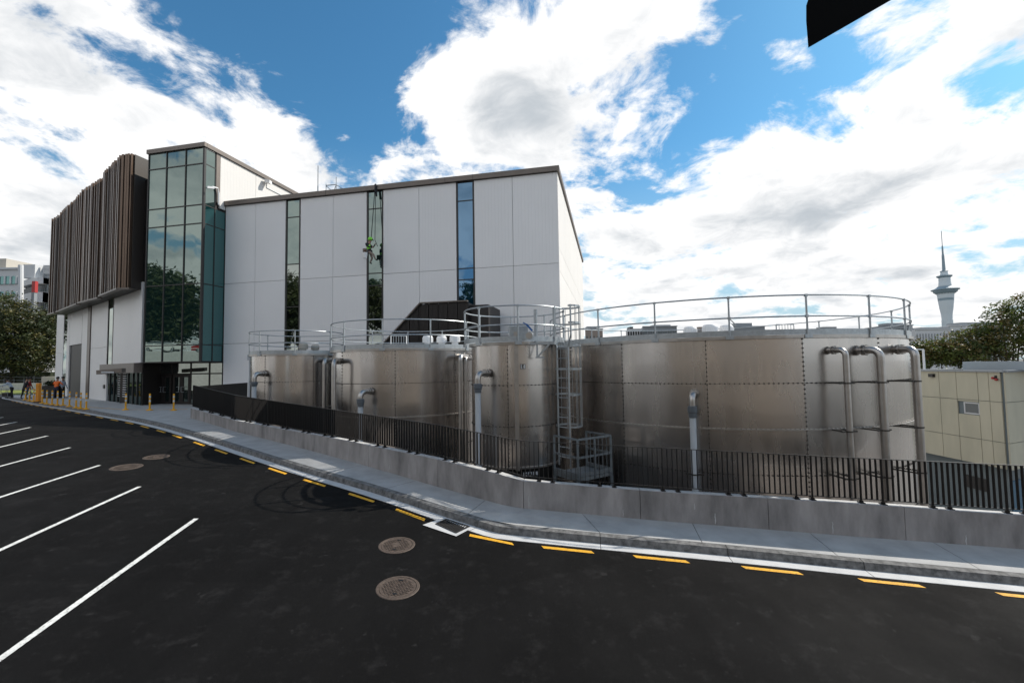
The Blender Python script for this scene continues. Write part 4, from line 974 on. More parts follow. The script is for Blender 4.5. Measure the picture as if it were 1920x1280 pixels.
def plate(T, px, py, w, h, txt, size, nm, parent, bg_, fg, R):
    an = ang_of(T.c, R, px, py); 
    d = ray(px, py); dist_ = (shell_pt(T, an, R, 0)-Vector((0, 0, 0))).length; z = HC+d.z*(hypot(T.c.x+cos(an)*R, T.c.y+sin(an)*R)/hypot(d.x, d.y))
    n = Vector((cos(an), sin(an), 0)); s_ = Vector((-sin(an), cos(an), 0)); p = shell_pt(T, an, R+.03, z)
    mb = MB(); mb.obox(p, s_, n, (0, 0, 1), w/2, .01, h/2); po = mb.build(nm, bg_, parent)
    mb = MB(); mb.obox(p+n*.005, s_, n, (0, 0, 1), w/2-.012, .01, h/2-.012); po2 = mb.build('plate_face', fg, po)
    Mx = Matrix.Translation(p+n*.022) @ Matrix(((s_.x, 0, n.x), (s_.y, 0, n.y), (0, 1, 0))).to_4x4()
    text_mesh(txt, size, Mx, m_black, po); return po
plate(TE, 980, 687, .15, .15, 'E', .14, 'letter_plate', TE.o, m_black, m_white, 1.39)
plate(TE, 994, 888, .46, .155, 'HALL', .17, 'word_plate', pb, m_black, m_far[0], 1.38)

# ---- pipes
def pipe_things(T, px_pipe, z_el, r, zb, px_shell=None, m=m_pipe, gap=.42, name='pipe', coupling=None, pvc_below=None, brackets=()):
    aP = ang_of(T.c, T.R+gap, px_pipe); P_ = shell_pt(T, aP, T.R+gap, 0)
    aS_ = ang_of(T.c, T.R, px_shell) if px_shell else aP; Sh = shell_pt(T, aS_, T.R-.02, z_el)
    o = None; pts = [Sh]
    tv = Vector((P_.x-Sh.x, P_.y-Sh.y, 0)); Ln = tv.length; tv.normalize(); rb = min(r*2.2, Ln*.6)
    pts.append(Sh+tv*(Ln-rb))
    for k in range(1, 9):
        a = pi/2*k/8; pts.append(Sh+tv*(Ln-rb+rb*sin(a))+Vector((0, 0, -rb*(1-cos(a)))))
    zc = z_el-rb
    end = zb if not coupling else coupling[0]
    pts.append(Vector((P_.x, P_.y, end)))
    mb = MB(); mb.tube(pts, r, 16); o = mb.build(name, m, T.o, smooth=True)
    for kk in (.08, Ln*.30):
        mb = MB(); c0 = Sh+tv*(kk+.02); mb.tube([c0, c0+tv*.035], r*1.45, 18)
        for i in range(8):
            s_ = tv.cross(Vector((0, 0, 1))); q = c0+(s_*cos(i*pi/4)+Vector((0, 0, 1))*sin(i*pi/4))*r*1.28; mb.tube([q-tv*.02, q+tv*.055], .014, 5)
        mb.build('flange', m_pipe, o)
    if coupling:
        z1, z2 = coupling
        mb = MB(); mb.lathe((P_.x, P_.y, 0), [(r*.9, z1+.02), (r*1.45, z1), (r*1.5, lerp(z1, z2, .5)), (r*1.25, lerp(z1, z2, .55)), (r*1.2, z2), (r*.9, z2)], 18); mb.build('coupling', m_coup, o, smooth=True)
        mb = MB(); mb.tube([(P_.x, P_.y, z2), (P_.x, P_.y, zb)], r*.98, 16); mb.build('lower_pipe', m_pvc, o, smooth=True)
    for zbk in brackets:
        dv = Vector((cos(aP), sin(aP), 0)); sv = Vector((-sin(aP), cos(aP), 0)); mb = MB(); mb.lathe((P_.x, P_.y, zbk), [(r+.012, -.02), (r+.012, .02)], 16)
        mb.obox(P_+Vector((0, 0, zbk))+sv*(r+.07), sv, dv, (0, 0, 1), .07, .01, .02); mb.obox(P_+Vector((0, 0, zbk))-sv*(r+.07), sv, dv, (0, 0, 1), .07, .01, .02); mb.obox(P_+Vector((0, 0, zbk))-dv*gap/2-sv*(r+.08), dv, sv, (0, 0, 1), gap/2, .01, .02)
        mb.obox(P_+Vector((0, 0, zbk))-dv*gap/2+sv*(r+.08), dv, sv, (0, 0, 1), gap/2, .01, .02)
        mb.build('pipe_clamp', m_bolt, o)
    return o
def z_at(T, px, py, R):
    an = ang_of(T.c, R, px, py); d = ray(px, py); return HC+d.z*(hypot(T.c.x+cos(an)*R, T.c.y+sin(an)*R)/hypot(d.x, d.y))
bz = (ZR-RH, ZR-2*RH-.02, ZR-3*RH)
pipe_things(TBg, 1587, z_at(TBg, 1570, 656, 6.3), .072, YZ, px_shell=1556, gap=.42, brackets=bz)
pipe_things(TBg, 1652, z_at(TBg, 1630, 656, 6.3), .095, YZ, px_shell=1612, gap=.48, brackets=bz)
pipe_things(TBg, 1717, z_at(TBg, 1690, 656, 6.0), .095, YZ, px_shell=1682, gap=.55, brackets=bz)
zc_ = z_at(TBg, 1296, 762, 6.5); pipe_things(TBg, 1295.5, z_at(TBg, 1300, 738, 6.35), .085, YZ, px_shell=1303, gap=.32, coupling=(zc_, z_at(TBg, 1296, 783, 6.5)), brackets=bz[2:])
pipe_things(TE, 895.5, z_at(TE, 915, 699, 1.4), .085, YZ, px_shell=916, gap=.5, coupling=(z_at(TE, 896, 720, 1.9), z_at(TE, 896, 736, 1.9)))
pipe_things(T2, 676, z_at(T2, 690, 733, 3.0), .09, YZ, px_shell=697, gap=.55, coupling=(z_at(T2, 676, 748, 3.5), z_at(T2, 676, 762, 3.5)))
pipe_things(T1, 477, z_at(T1, 490, 700, 2.0), .10, YZ, px_shell=497, gap=.55, coupling=(z_at(T1, 477, 716, 2.5), z_at(T1, 477, 724, 2.5)))
pipe_things(T2, 863, z_at(T2, 875, 668, 3.0), .085, YZ, px_shell=884, gap=.5)
pipe_things(T2, 873, z_at(T2, 885, 671, 3.0), .06, YZ, px_shell=890, gap=.35)
pipe_things(T1, 608, z_at(T1, 622, 675, 2.0), .095, YZ, px_shell=626, gap=.45)
pipe_things(T2, 626, z_at(T2, 632, 677, 3.0), .085, YZ, px_shell=634, gap=.45)
# white gutter pipe beside the first tank
p = at(469, 672, 22.3); q = at(469, 740, 22.3); mb = MB(); mb.tube([(p.x, p.y, p.z), (p.x, p.y, -3.8)], .05, 10); mb.obox((p.x, p.y, p.z+.05), (1, 0, 0), (0, 1, 0), (0, 0, 1), .09, .09, .13)
mb.build('overflow_pipe', m_pvc, T1.o, smooth=False)
# rectangular duct down the narrow tank and the box, lever and gauge at its top
an = ang_of(TE.c, TE.R+.12, 968); P_ = shell_pt(TE, an, TE.R+.12, 0)
mb = MB(); mb.box((P_.x, P_.y, (z_at(TE, 968, 622, 1.5)+1.0)/2), .10, .12, z_at(TE, 968, 622, 1.5)-1.0, an); mb.build('cable_duct', m_pipe, TE.o)
cb = at(980, 632, 13.25); t_ = thing('valve_box', 'grey control box with blue lever and round gauge on top of the narrow tank', 'control box', (cb.x, cb.y, ZR))
mb = MB(); mb.box((cb.x-.12, cb.y+.3, ZR+.34), .55, .35, .42, .1); mb.build('box', m_gal, t_, bevel=.015)
g_ = at(993, 629, 13.0); mb = MB(); mb.tube([g_, g_+Vector((-.02, -.07, 0))], .11, 20); mb.build('gauge', m_gal, t_); mb = MB(); mb.tube([g_+Vector((-.02, -.07, 0)), g_+Vector((-.022, -.08, 0))], .085, 20); mb.build('gauge_face', m_pipe, t_)
a, b = at(998, 620, 13.0), at(987, 608, 13.0); mb = MB(); mb.bar(a, b, .035, .05); mb.bar(b, b+(b-a)*.4+Vector((-.03, 0, -.02)), .03, .03); mb.build('lever', mat('blue_plastic', (.02, .12, .35), .4), t_)
a = at(1004, 580, 13.3); mb = MB(); mb.tube([(a.x, a.y, a.z), (a.x, a.y, ZR)], .055, 12); mb.build('stand_post', m_gal, t_)
mb = MB(); c1 = at(1014, 656, 13.0); mb.bar((c1.x-.1, c1.y+.1, ZR-.02), (c1.x-.1, c1.y+.1, ZR-.4), .05, .05); mb.bar((c1.x+.25, c1.y+.05, ZR-.02), (c1.x-.1, c1.y+.1, ZR-.4), .05, .05); mb.bar((c1.x-.3, c1.y+.1, ZR+.0), (c1.x+.4, c1.y+.05, ZR+.0), .06, .06); mb.bar((c1.x-.15, c1.y+.1, ZR-.4), (c1.x+.1, c1.y+.1, ZR-.4), .04, .04); mb.build('bracket', m_gal, t_)

# ---- caged ladder with its platform
lw = Vector((.64, -.77, 0)); lo = Vector((.77, .64, 0)); Lc = Vector((1.50, 13.55, 0)); zl0 = at(1085, 884, 13.0).z; zl1 = ZR+1.15
ld = thing('caged_ladder', 'galvanised ladder with safety cage and railed platform beside the narrow tank', 'ladder', (Lc.x, Lc.y, zl0))
for s_ in (-1, 1):
    p = Lc+lw*.23*s_; mb = MB(); mb.tube([(p.x, p.y, zl0+.05), (p.x, p.y, ZR-.1), (p.x+lw.x*.12*s_, p.y+lw.y*.12*s_, ZR+.25), (p.x+lw.x*.12*s_, p.y+lw.y*.12*s_, zl1)], .026, 8); mb.build('stile', m_gal, ld)
z = zl0+.3
while z < ZR+.05:
    mb = MB(); mb.tube([Lc+lw*-.23+Vector((0, 0, z)), Lc+lw*.23+Vector((0, 0, z))], .016, 6); mb.build('rung', m_gal, ld); z += .29
def hoop(k): a = -pi*.62+k*pi*1.24; r = .40; return Lc+lo*(.20+.42*cos(a)*1.0)+lw*(sin(a)*r)
hz = [zl1-.03, ZR+.62, ZR-.05, ZR-.75, at(1075, 740, 13.4).z, at(1075, 800, 13.4).z]
for z in hz:
    mb = MB(); pts = [Lc-lw*.25]+[hoop(k/16) for k in range(17)]+[Lc+lw*.25]
    for a, b in zip(pts[:-1], pts[1:]): mb.bar(Vector((a.x, a.y, z)), Vector((b.x, b.y, z)), .008, .055)
    mb.build('cage_hoop', m_gal, ld)
for k in range(9):
    q = hoop((k+.5)/9); mb = MB(); mb.bar((q.x, q.y, hz[-1]-.02), (q.x, q.y, zl1), .03, .012); mb.build('cage_bar', m_gal, ld)
# platform
pc = Vector((1.95, 13.05, 0)); px_, py_ = Vector((.83, .55, 0)), Vector((-.55, .83, 0)); hw, hd = .62, .5
mb = MB(); mb.obox((pc.x, pc.y, zl0-.06), px_, py_, (0, 0, 1), hw, hd, .05); mb.build('platform_deck', m_gal_shade, ld)
cn = [pc+px_*hw*sx+py_*hd*sy for sx, sy in ((-1, -1), (1, -1), (1, 1), (-1, 1))]
for p in cn+[pc-py_*hd]:
    mb = MB(); mb.bar((p.x, p.y, zl0-.1), (p.x, p.y, zl0+1.0), .06, .06); mb.build('platform_post', m_gal_shade, ld)
for z in (1.0, .52, .06):
    for i in (0, 1, 3):
        a, b = cn[i], cn[(i+1) % 4]; mb = MB(); mb.bar((a.x, a.y, zl0+z), (b.x, b.y, zl0+z), .05, .05 if z > .3 else .1); mb.build('platform_rail', m_gal_shade, ld)
for i in range(2):
    a, b = cn[i+0], cn[(i+1) % 4]
    for k in range(1, 6):
        if i == 0: continue
        p = a.lerp(b, k/6); mb = MB(); mb.bar((p.x, p.y, zl0+.1), (p.x, p.y, zl0+.98), .03, .02); mb.build('platform_bar', m_gal_shade, ld)
for p in cn:
    mb = MB(); mb.bar((p.x, p.y, YZ), (p.x, p.y, zl0-.11), .08, .08); mb.build('platform_leg', m_gal_shade, ld)
mb = MB(); mb.bar((cn[0].x, cn[0].y, zl0-.15), (cn[1].x, cn[1].y, zl0-1.2), .05, .05); mb.build('brace', m_gal_shade, ld)
# stub gates on the tank roofs
def gate(px0, px1, pyt, Y, lab):
    a = at(px0, pyt, Y); b = at(px1, pyt, Y+.3); t_ = thing('roof_gate', lab, 'gate', (a.x, a.y, ZR+.1))
    for k in range(7):
        p = a.lerp(b, k/6); mb = MB(); mb.bar((p.x, p.y, ZR+.1), (p.x, p.y, a.z), .07 if k in (0, 6) else .02, .03); mb.build('upright', m_white if k in (0, 6) else m_gal, t_)
    mb = MB(); mb.bar((a.x, a.y, a.z), (b.x, b.y, a.z), .04, .04); mb.build('top_bar', m_gal, t_)
gate(733, 762, 629, 20.5, 'small pale gate on the roof of the second tank')
gate(1455, 1488, 608, 23.5, 'pale gate on the far side of the largest tank roof')

# ------------------------------------------------------------------ right-hand cream building
RB = thing('cream_building', 'weathered cream panelled building with a small high window at the right edge', 'building', (22, 22, -5))
ra, rb_ = at(1726, 700, 23.5), at(1884, 708, 19.5); rc = at(1990, 712, 21.5)
zr = at(1800, 696, 21.6).z
A = Vector((ra.x, ra.y, 0)); B = Vector((rb_.x, rb_.y, 0)); Cc = Vector((rc.x, rc.y, 0))
A = A-(B-A).normalized()*5; Cc = B+(Cc-B).normalized()*9
def pline(px, py, P, Q):
    n = Vector((-(Q-P).y, (Q-P).x, 0)); d = ray(px, py); return C0+d*((P.x*n.x+P.y*n.y)/(d.x*n.x+d.y*n.y))
d1 = (B-A).normalized(); n1_ = Vector((d1.y, -d1.x, 0)); n1_ = n1_ if n1_.y < 0 else -n1_
d2 = (Cc-B).normalized(); n2_ = Vector((d2.y, -d2.x, 0)); n2_ = n2_ if n2_.y < 0 else -n2_
zmid = pline(1800, 748, A, B).z; z3 = pline(1800, 817, A, B).z; z4 = pline(1800, 862, A, B).z
mb = MB(); mb.poly([A-n1_*.1+Vector((0, 0, z4)), B-(n1_+n2_)*.08+Vector((0, 0, z4)), Cc-n2_*.1+Vector((0, 0, z4)), Cc-n2_*9+Vector((0, 0, z4)), A-n1_*9+Vector((0, 0, z4))], (0, 0, zr-z4-.05)); mb.build('wall', m_bluewall, RB)
def u_of(px, py=780): p = pline(px, py, A, B); return (p-A).dot(d1) if False else (p.x-A.x)*d1.x+(p.y-A.y)*d1.y
cols_r = [0, u_of(1700), u_of(1729), u_of(1765), u_of(1797), u_of(1837), u_of(1858), u_of(1880.5)]
lens = (B-A).length
rows_r = [z4, z3, zmid, zr]
def rpanel(P, d, n_, u0, u1, z0, z1, m, name='cladding_panel', th=.05, pr=0.):
    mb = MB(); c = P+d*((u0+u1)/2)+n_*(pr-th/2); mb.obox((c.x, c.y, (z0+z1)/2), d, n_, (0, 0, 1), (u1-u0)/2, th/2, (z1-z0)/2); return mb.build(name, m, RB)
wu0, wu1 = u_of(1799, 764), u_of(1837, 764); wz0, wz1 = pline(1818, 777, A, B).z, pline(1818, 752.5, A, B).z
for i in range(len(cols_r)-1):
    for j in range(3):
        u0, u1 = cols_r[i]+.012, cols_r[i+1]-.012; z0, z1 = rows_r[j]+.012, rows_r[j+1]-.012
        if i == 4 and j == 1:
            rpanel(A, d1, n1_, u0, u1, z0, wz0, m_beige); rpanel(A, d1, n1_, u0, u1, wz1, z1, m_beige) if z1-wz1 > .03 else None
            continue
        rpanel(A, d1, n1_, u0, u1, z0, z1, m_beige)
u = 0
for i, wd in enumerate((3.1, 2.9, 3.0)):
    for j in range(3): rpanel(B, d2, n2_, u+.012, u+wd-.012, rows_r[j]+.012, rows_r[j+1]-.012, m_beige)
    u += wd
w = rpanel(A, d1, n1_, cols_r[4]+.02, cols_r[5]-.02, wz0, wz1-.0, m_trim, 'window', .03, -.10)
mb = MB()
c = A+d1*((cols_r[4]+cols_r[5])/2+.13); hw_ = (cols_r[5]-cols_r[4])/2-.2
mb.obox((c.x-n1_.x*.07, c.y-n1_.y*.07, (wz0+wz1)/2), d1, n1_, (0, 0, 1), hw_, .02, (wz1-wz0)/2-.09); mb.build('pane', m_win, w)
mb = MB()
for s_ in (-1, 1): mb.obox((c.x-n1_.x*.06+d1.x*s_*(hw_+.04), c.y-n1_.y*.06+d1.y*s_*(hw_+.04), (wz0+wz1)/2), d1, n1_, (0, 0, 1), .03, .03, (wz1-wz0)/2-.03); mb.obox((c.x-n1_.x*.06, c.y-n1_.y*.06, (wz0+wz1)/2+s_*((wz1-wz0)/2-.06)), d1, n1_, (0, 0, 1), hw_, .03, .03)
mb.build('window_frame', m_far[0], w)
mb = MB()   # capping
mb.bar((A.x, A.y, zr+.03), (B.x, B.y, zr+.03), .16, .08); mb.bar((B.x, B.y, zr+.032), (Cc.x, Cc.y, zr+.032), .16, .08); mb.build('roof_capping', m_trim, RB, kind='stuff')
P_ = A-n1_*1.4+d1*(u_of(1762)); Q_ = Cc-n2_*1.2; mb = MB(); mb.bar((P_.x, P_.y, zr+.24), (B.x-n1_.x*1.4, B.y-n1_.y*1.4, zr+.24), .2, .42); mb.bar((B.x-n1_.x*1.4, B.y-n1_.y*1.4, zr+.242), (Q_.x, Q_.y, zr+.242), .2, .42); mb.build('upper_parapet', mat('pale_blue_grey_metal', (.30, .35, .39), .5), RB, kind='stuff')
# recessed lower storey with its window
Y2 = .75
mb = MB(); l0 = A-n1_*Y2; l1 = B-(n1_+n2_)*.5*Y2; l2 = Cc-n2_*Y2
mb.poly([Vector((p.x, p.y, -9)) for p in (l0, l1, l2, l2-n2_*6, l0-n1_*6)], (0, 0, z4+9-.01)); mb.build('lower_wall', m_bluewall, RB)
p = pline(1832, 905, l0, l1); mb = MB(); mb.obox((p.x, p.y, p.z), d1, n1_, (0, 0, 1), .55, .05, .28); ww = mb.build('lower_window', m_black, RB); mb = MB(); mb.obox((p.x+.05, p.y, p.z), d1, n1_, (0, 0, 1), .42, .07, .17); mb.build('pane', m_bluewall, ww)
p = pline(1905, 935, l1, l2); mb = MB(); mb.obox((p.x, p.y, p.z-.6), d2, n2_, (0, 0, 1), .45, .06, 1.4); mb.build('blue_door', mat('blue_door_paint', (.03, .11, .18), .5), RB)
for (px, py, s_) in ((1749, 703.5, .12),): 
    p = pline(px, py, A, B); mb = MB(); mb.obox(p+n1_*.05, d1, n1_, (0, 0, 1), .12, .08, .08); mb.build('vent_box', m_black, RB)
p = pline(1868, 710, A, B); t_ = thing('alarm_light', 'small red twin lamp high on the cream wall near its corner', 'lamp', p)
for k in (-1, 1):
    mb = MB(); q = p+n1_*.08+d1*.07*k+Vector((0, 0, -.03*k)); mb.lathe(q, [(.001, -.05), (.05, -.04), (.06, 0), (.04, .05), (.001, .06)], 10); mb.build('red_lamp', m_redp, t_)
mb = MB(); mb.obox(p+n1_*.02+Vector((0, 0, .05)), d1, n1_, (0, 0, 1), .03, .03, .1); mb.build('bracket', m_black, t_)
p = at(1731, 655, 24); mb = MB(); mb.tube([(p.x, p.y, p.z), (p.x, p.y, zr-3)], .05, 8); mb.bar((p.x, p.y, p.z), (p.x-.6, p.y, p.z+.02), .06, .06); tag(mb.build('pole', m_white), 'thin white pole with a short arm beside the largest tank and the cream building', 'pole')

# ------------------------------------------------------------------ trees
def tree(name, label, base, h, crown, nleaf, ls, mats, trunk_r=.25, group=None, sub=5, seed=1, forks=5):
    rn = random.Random(seed); t = thing(name, label, 'tree', base, group); base = Vector(base)
    mb = MB(); top = base+Vector((rn.uniform(-.3, .3), rn.uniform(-.3, .3), h*.45)); mb.tube([base, base.lerp(top, .5)+Vector((.1, 0, 0)), top], [trunk_r, trunk_r*.8, trunk_r*.6], 8); tr = mb.build('trunk', m_bark, t, smooth=True)
    lm = MB()
    for (cx_, cy_, cz, rx, ry, rz) in crown:
        e = Vector((cx_, cy_, cz)); m0 = top.lerp(e, .45)+Vector((rn.uniform(-.4, .4), rn.uniform(-.4, .4), .3)); lm.tube([top, m0, e], [trunk_r*.45, trunk_r*.28, .03], 6)
    lm.build('limb', m_bark, t, smooth=True, kind='stuff')
    # leaf clusters over the lobes' outer shell, with gaps between the clusters
    lv = MB(); tot = sum(c[3]*c[4]*c[5] for c in crown)
    for (cx_, cy_, cz, rx, ry, rz) in crown:
        n = int(nleaf*(rx*ry*rz)/tot); ncl = max(6, n//26)
        for _ in range(ncl):
            while True:
                v = Vector((rn.gauss(0, 1), rn.gauss(0, 1), rn.gauss(0, 1))).normalized()
                if v.z > -.65: break
            k = rn.uniform(.62, 1.06); cc = Vector((cx_+v.x*rx*k, cy_+v.y*ry*k, cz+v.z*rz*k)); cr_ = rn.uniform(.5, 1.0)*ls*5.0; lv.cur = rn.choices(range(len(mats)), [3, 3, 2][:len(mats)])[0]
            for _ in range(n//ncl):
                o = Vector((rn.gauss(0, .5), rn.gauss(0, .5), rn.gauss(0, .33)))*cr_; p = cc+o
                a = Vector((rn.gauss(0, 1), rn.gauss(0, 1), rn.gauss(0, .6))).normalized(); b = a.cross(Vector((rn.gauss(0, 1), rn.gauss(0, 1), rn.gauss(0, 1)))).normalized(); s_ = ls*rn.uniform(.6, 1.2)
                lv.add((p-a*s_, p+b*s_*.42, p+a*s_, p-b*s_*.42), ((0, 1, 2, 3),))
    me_ = lv.build('crown', mats, t); return t
def leafm(name, c, tr=.25):
    m = bpy.data.materials.new(name); m.use_nodes = True; t = m.node_tree; b = t.nodes['Principled BSDF']; b.inputs['Roughness'].default_value = .55
    oi = t.nodes.new('ShaderNodeNewGeometry'); n = t.nodes.new('ShaderNodeTexNoise'); n.inputs['Scale'].default_value = 1.3; t.links.new(oi.outputs['Position'], n.inputs[0]); mx = t.nodes.new('ShaderNodeMix'); mx.data_type = 'RGBA'; t.links.new(n.outputs[0], mx.inputs[0])
    mx.inputs[6].default_value = (*[x*.6 for x in c], 1); mx.inputs[7].default_value = (*[x*1.4 for x in c], 1); t.links.new(mx.outputs[2], b.inputs['Base Color'])
    d = t.nodes.new('ShaderNodeBsdfTranslucent'); t.links.new(mx.outputs[2], d.inputs[0]); ms = t.nodes.new('ShaderNodeMixShader'); ms.inputs[0].default_value = tr
    o = t.nodes['Material Output']; t.links.new(b.outputs[0], ms.inputs[1]); t.links.new(d.outputs[0], ms.inputs[2]); t.links.new(ms.outputs[0], o.inputs[0]); return m
lg = [leafm('leaf_dark', (.022, .034, .008), .15), leafm('leaf_mid', (.05, .062, .014), .15), leafm('leaf_yellow', (.10, .088, .02), .15)]
lr = [leafm('leaf_olive', (.05, .075, .015), .35), leafm('leaf_light', (.10, .125, .022), .35), leafm('leaf_ochre', (.13, .10, .028), .35)]
def cpx(px, py, Y, rx, ry, rz): p = at(px, py, Y); return (p.x, p.y, p.z, rx, ry, rz)
b_ = at(28, 700, 62)
tree('broad_tree', 'large dark broad-crowned tree left of the building', (b_.x, b_.y, 1.7), 9, [cpx(38, 600, 62, 3.6, 3, 2.5), cpx(75, 640, 62, 2.6, 3, 3.6), cpx(-10, 590, 62, 4.2, 3, 2.8), cpx(15, 640, 62, 4.5, 3, 2.6), cpx(85, 615, 63, 2.2, 2, 2.2), cpx(-55, 600, 63, 5, 3, 4), cpx(60, 672, 62, 3.2, 3, 2.6), cpx(95, 665, 63, 2.6, 3, 2.6), cpx(0, 670, 64, 5, 3, 2.2), cpx(30, 665, 63, 4, 3, 2.8), cpx(45, 635, 62, 3.5, 3, 3), cpx(-30, 650, 63, 4, 3, 3), cpx(80, 690, 63, 3.2, 3, 1.8), cpx(20, 695, 63, 4, 3, 1.6)], 42000, .20, lg, .5, seed=4)
rt = 'trees behind the cream building'
for i, (lab, Y, cr_, nl) in enumerate((
    ('tallest autumn-tinged tree behind the cream building, at the right edge', 40, ((1900, 620, 2.4, 2.2, 2.1), (1880, 590, 1.5, 1.3, 1.1), (1935, 600, 2.4, 2, 2.4), (1860, 640, 1.8, 2, 1.5), (1900, 660, 3, 2, 1.5), (1845, 612, .9, .9, .6), (1960, 640, 2.5, 2, 2.8), (1915, 584, 1.4, 1, 1)), 11000),
    ('middle tree behind the cream building, in front of the white block', 41, ((1812, 650, 2.1, 2, 1.3), (1835, 632, 1.3, 1.2, .9), (1790, 662, 1.9, 2, 1.1), (1825, 670, 2.5, 2, 1.2), (1805, 628, .8, .8, .5)), 7000),
    ('low bushy tree just right of the largest tank', 42, ((1748, 660, 1.5, 1.5, 1.0), (1730, 668, 1.4, 1.5, 1.3), (1765, 672, 1.9, 1.5, 1.0), (1718, 650, .8, .8, .8), (1712, 680, 1.6, 1.2, 1.4)), 5500))):
    cr2 = [cpx(x, y, Y, a, b, c) for x, y, a, b, c in cr_]; p = at(cr_[0][0], 720, Y)
    tree('leafy_tree', lab, (p.x, p.y, -6), 12, cr2, nl, .15, lr, .25, rt, seed=20+i)

# ------------------------------------------------------------------ far buildings
def block(name, label, px0, px1, pyt, Y, m, rows=4, cols=6, wm=None, zb=-9, dep=14, roof=None, wfrac=(.55, .5), group=None, band=False):
    a = at(px0, pyt, Y); b = at(px1, pyt, Y); zt = (a.z+b.z)/2; c = (a+b)/2; w = (b-a).length; t = thing(name, label, 'building', (c.x, Y, zb), group)
    mb = MB(); mb.poly([(a.x, Y, zb), (b.x, Y, zb), (b.x+dep*.2, Y+dep, zb), (a.x+dep*.2, Y+dep, zb)], (0, 0, zt-zb)); mb.build('wall', m, t)
    zv = HC-2; H = zt-zv
    if rows:
        for j in range(rows):
            for i in range(cols):
                x0 = lerp(a.x, b.x, (i+.5-wfrac[0]/2)/cols); x1 = lerp(a.x, b.x, (i+.5+wfrac[0]/2)/cols); zc = zt-H*(j+.55)/rows; hh = H/rows*wfrac[1]/2
                mb = MB(); mb.obox(((x0+x1)/2, Y-.05, zc), (1, 0, 0), (0, 1, 0), (0, 0, 1), (x1-x0)/2, .12, hh); mb.build('window', wm or m_win, t)
    for (x0, x1, yt, mm) in (roof or ()):
        p = at(x0, yt, Y+3); q = at(x1, yt, Y+3); mb = MB(); mb.poly([(p.x, Y+2, zt), (q.x, Y+2, zt), (q.x, Y+7, zt), (p.x, Y+7, zt)], (0, 0, p.z-zt)); mb.build('roof_plant', mm, t)
    mb = MB(); mb.bar((a.x-.2, Y-.1, zt+.1), (b.x+.2, Y-.1, zt+.1), .5, .35); mb.build('parapet', m_trim if m != m_far[0] else m, t)
    return t
block('apartment_block', 'brick-brown block on the skyline beside the ladder cage', 1097, 1130, 617, 210, m_far[1], 2, 5, wfrac=(.3, .4), roof=((1100, 1118, 612, m_trim),))
block('apartment_block', 'white block chequered with black windows on the skyline', 1176, 1204, 617, 200, m_far[0], 4, 6, m_grate, wfrac=(.6, .62), roof=((1180, 1186, 613, m_grate),))
block('office_block', 'grey glazed block with terraces on the skyline next to the chequered one', 1205, 1269, 612, 205, m_far[2], 3, 7, wfrac=(.8, .6), roof=((1224, 1256, 609, m_far[0]),))
block('brick_tower', 'small orange brick gable between two white roof vents', 1303, 1318, 621, 190, mat('orange_brick', (.34, .2, .1), .8), 1, 2, wfrac=(.3, .3), roof=((1308, 1316, 613, m_far[1]),))
bl = block('office_block', 'grey-topped block under a crane jib on the skyline', 1376, 1434, 612, 220, m_far[2], 1, 9, m_far[3], wfrac=(.5, .8), roof=((1378, 1408, 606, m_trim),))
a, b = at(1367, 596, 230), at(1377, 606, 230); t_ = thing('crane', 'thin green crane jib above the grey-topped skyline block', 'crane', (b.x, b.y, -9)); mb = MB(); mb.tube([a, b], .35, 4); mb.build('jib', m_gls if False else m_trim, t_); mb = MB(); mb.tube([b, (b.x, b.y, -9)], .4, 4); mb.build('mast', m_trim, t_)
block('office_block', 'long low cream block on the skyline behind the right tank rail', 1526, 1602, 618, 230, m_far[3], 2, 9, wfrac=(.25, .35), roof=((1540, 1566, 613, m_far[2]),))
block('office_block', 'blue-grey glazed block behind the right end of the tank rail', 1655, 1711, 610, 200, m_far[2], 3, 5, wfrac=(.7, .6), roof=((1660, 1690, 606, m_trim),))
block('office_block', 'white ribbed block in front of the tall tower', 1716, 1782, 617, 150, m_far[0], 1, 12, m_trim, wfrac=(.25, .85), roof=((1722, 1776, 614, m_trim),), dep=20)
block('office_block', 'wide white block with a dark roof edge behind the trees', 1778, 1890, 610, 155, m_far[0], 3, 10, wfrac=(.7, .4), roof=((1795, 1860, 605, m_trim),), dep=20)
# left: two university blocks
t_ = block('office_block', 'white block with green-glass bands at the left edge', -60, 38, 505, 88, m_far[0], 0, 0, dep=20, zb=0, roof=((-60, 22, 488, m_far[3]),))
for y0, y1 in ((519, 533), (548, 556)):
    a = at(-60, y0, 87.9); b = at(38, y0, 87.9); c = at(-10, y1, 87.9); mb = MB(); mb.obox(((a.x+b.x)/2, 87.9, (a.z+c.z)/2), (1, 0, 0), (0, 1, 0), (0, 0, 1), (b.x-a.x)/2, .1, (a.z-c.z)/2); wb = mb.build('window_band', m_gls, t_)
    for k in range(9): p = a.lerp(b, (k+.5)/9); mb = MB(); mb.obox((p.x, 87.8, (a.z+c.z)/2), (1, 0, 0), (0, 1, 0), (0, 0, 1), .15, .12, (a.z-c.z)/2); mb.build('mullion', m_far[0], wb)
t_ = thing('curved_office_block', 'grey-white curved block with ledges and a red panel behind the big tree', 'building', at(66, 590, 78))
nseg = 7
def cvx(k): return at(lerp(37, 112, k/nseg), 560, 78+6*((k/nseg-.45)**2)*3)
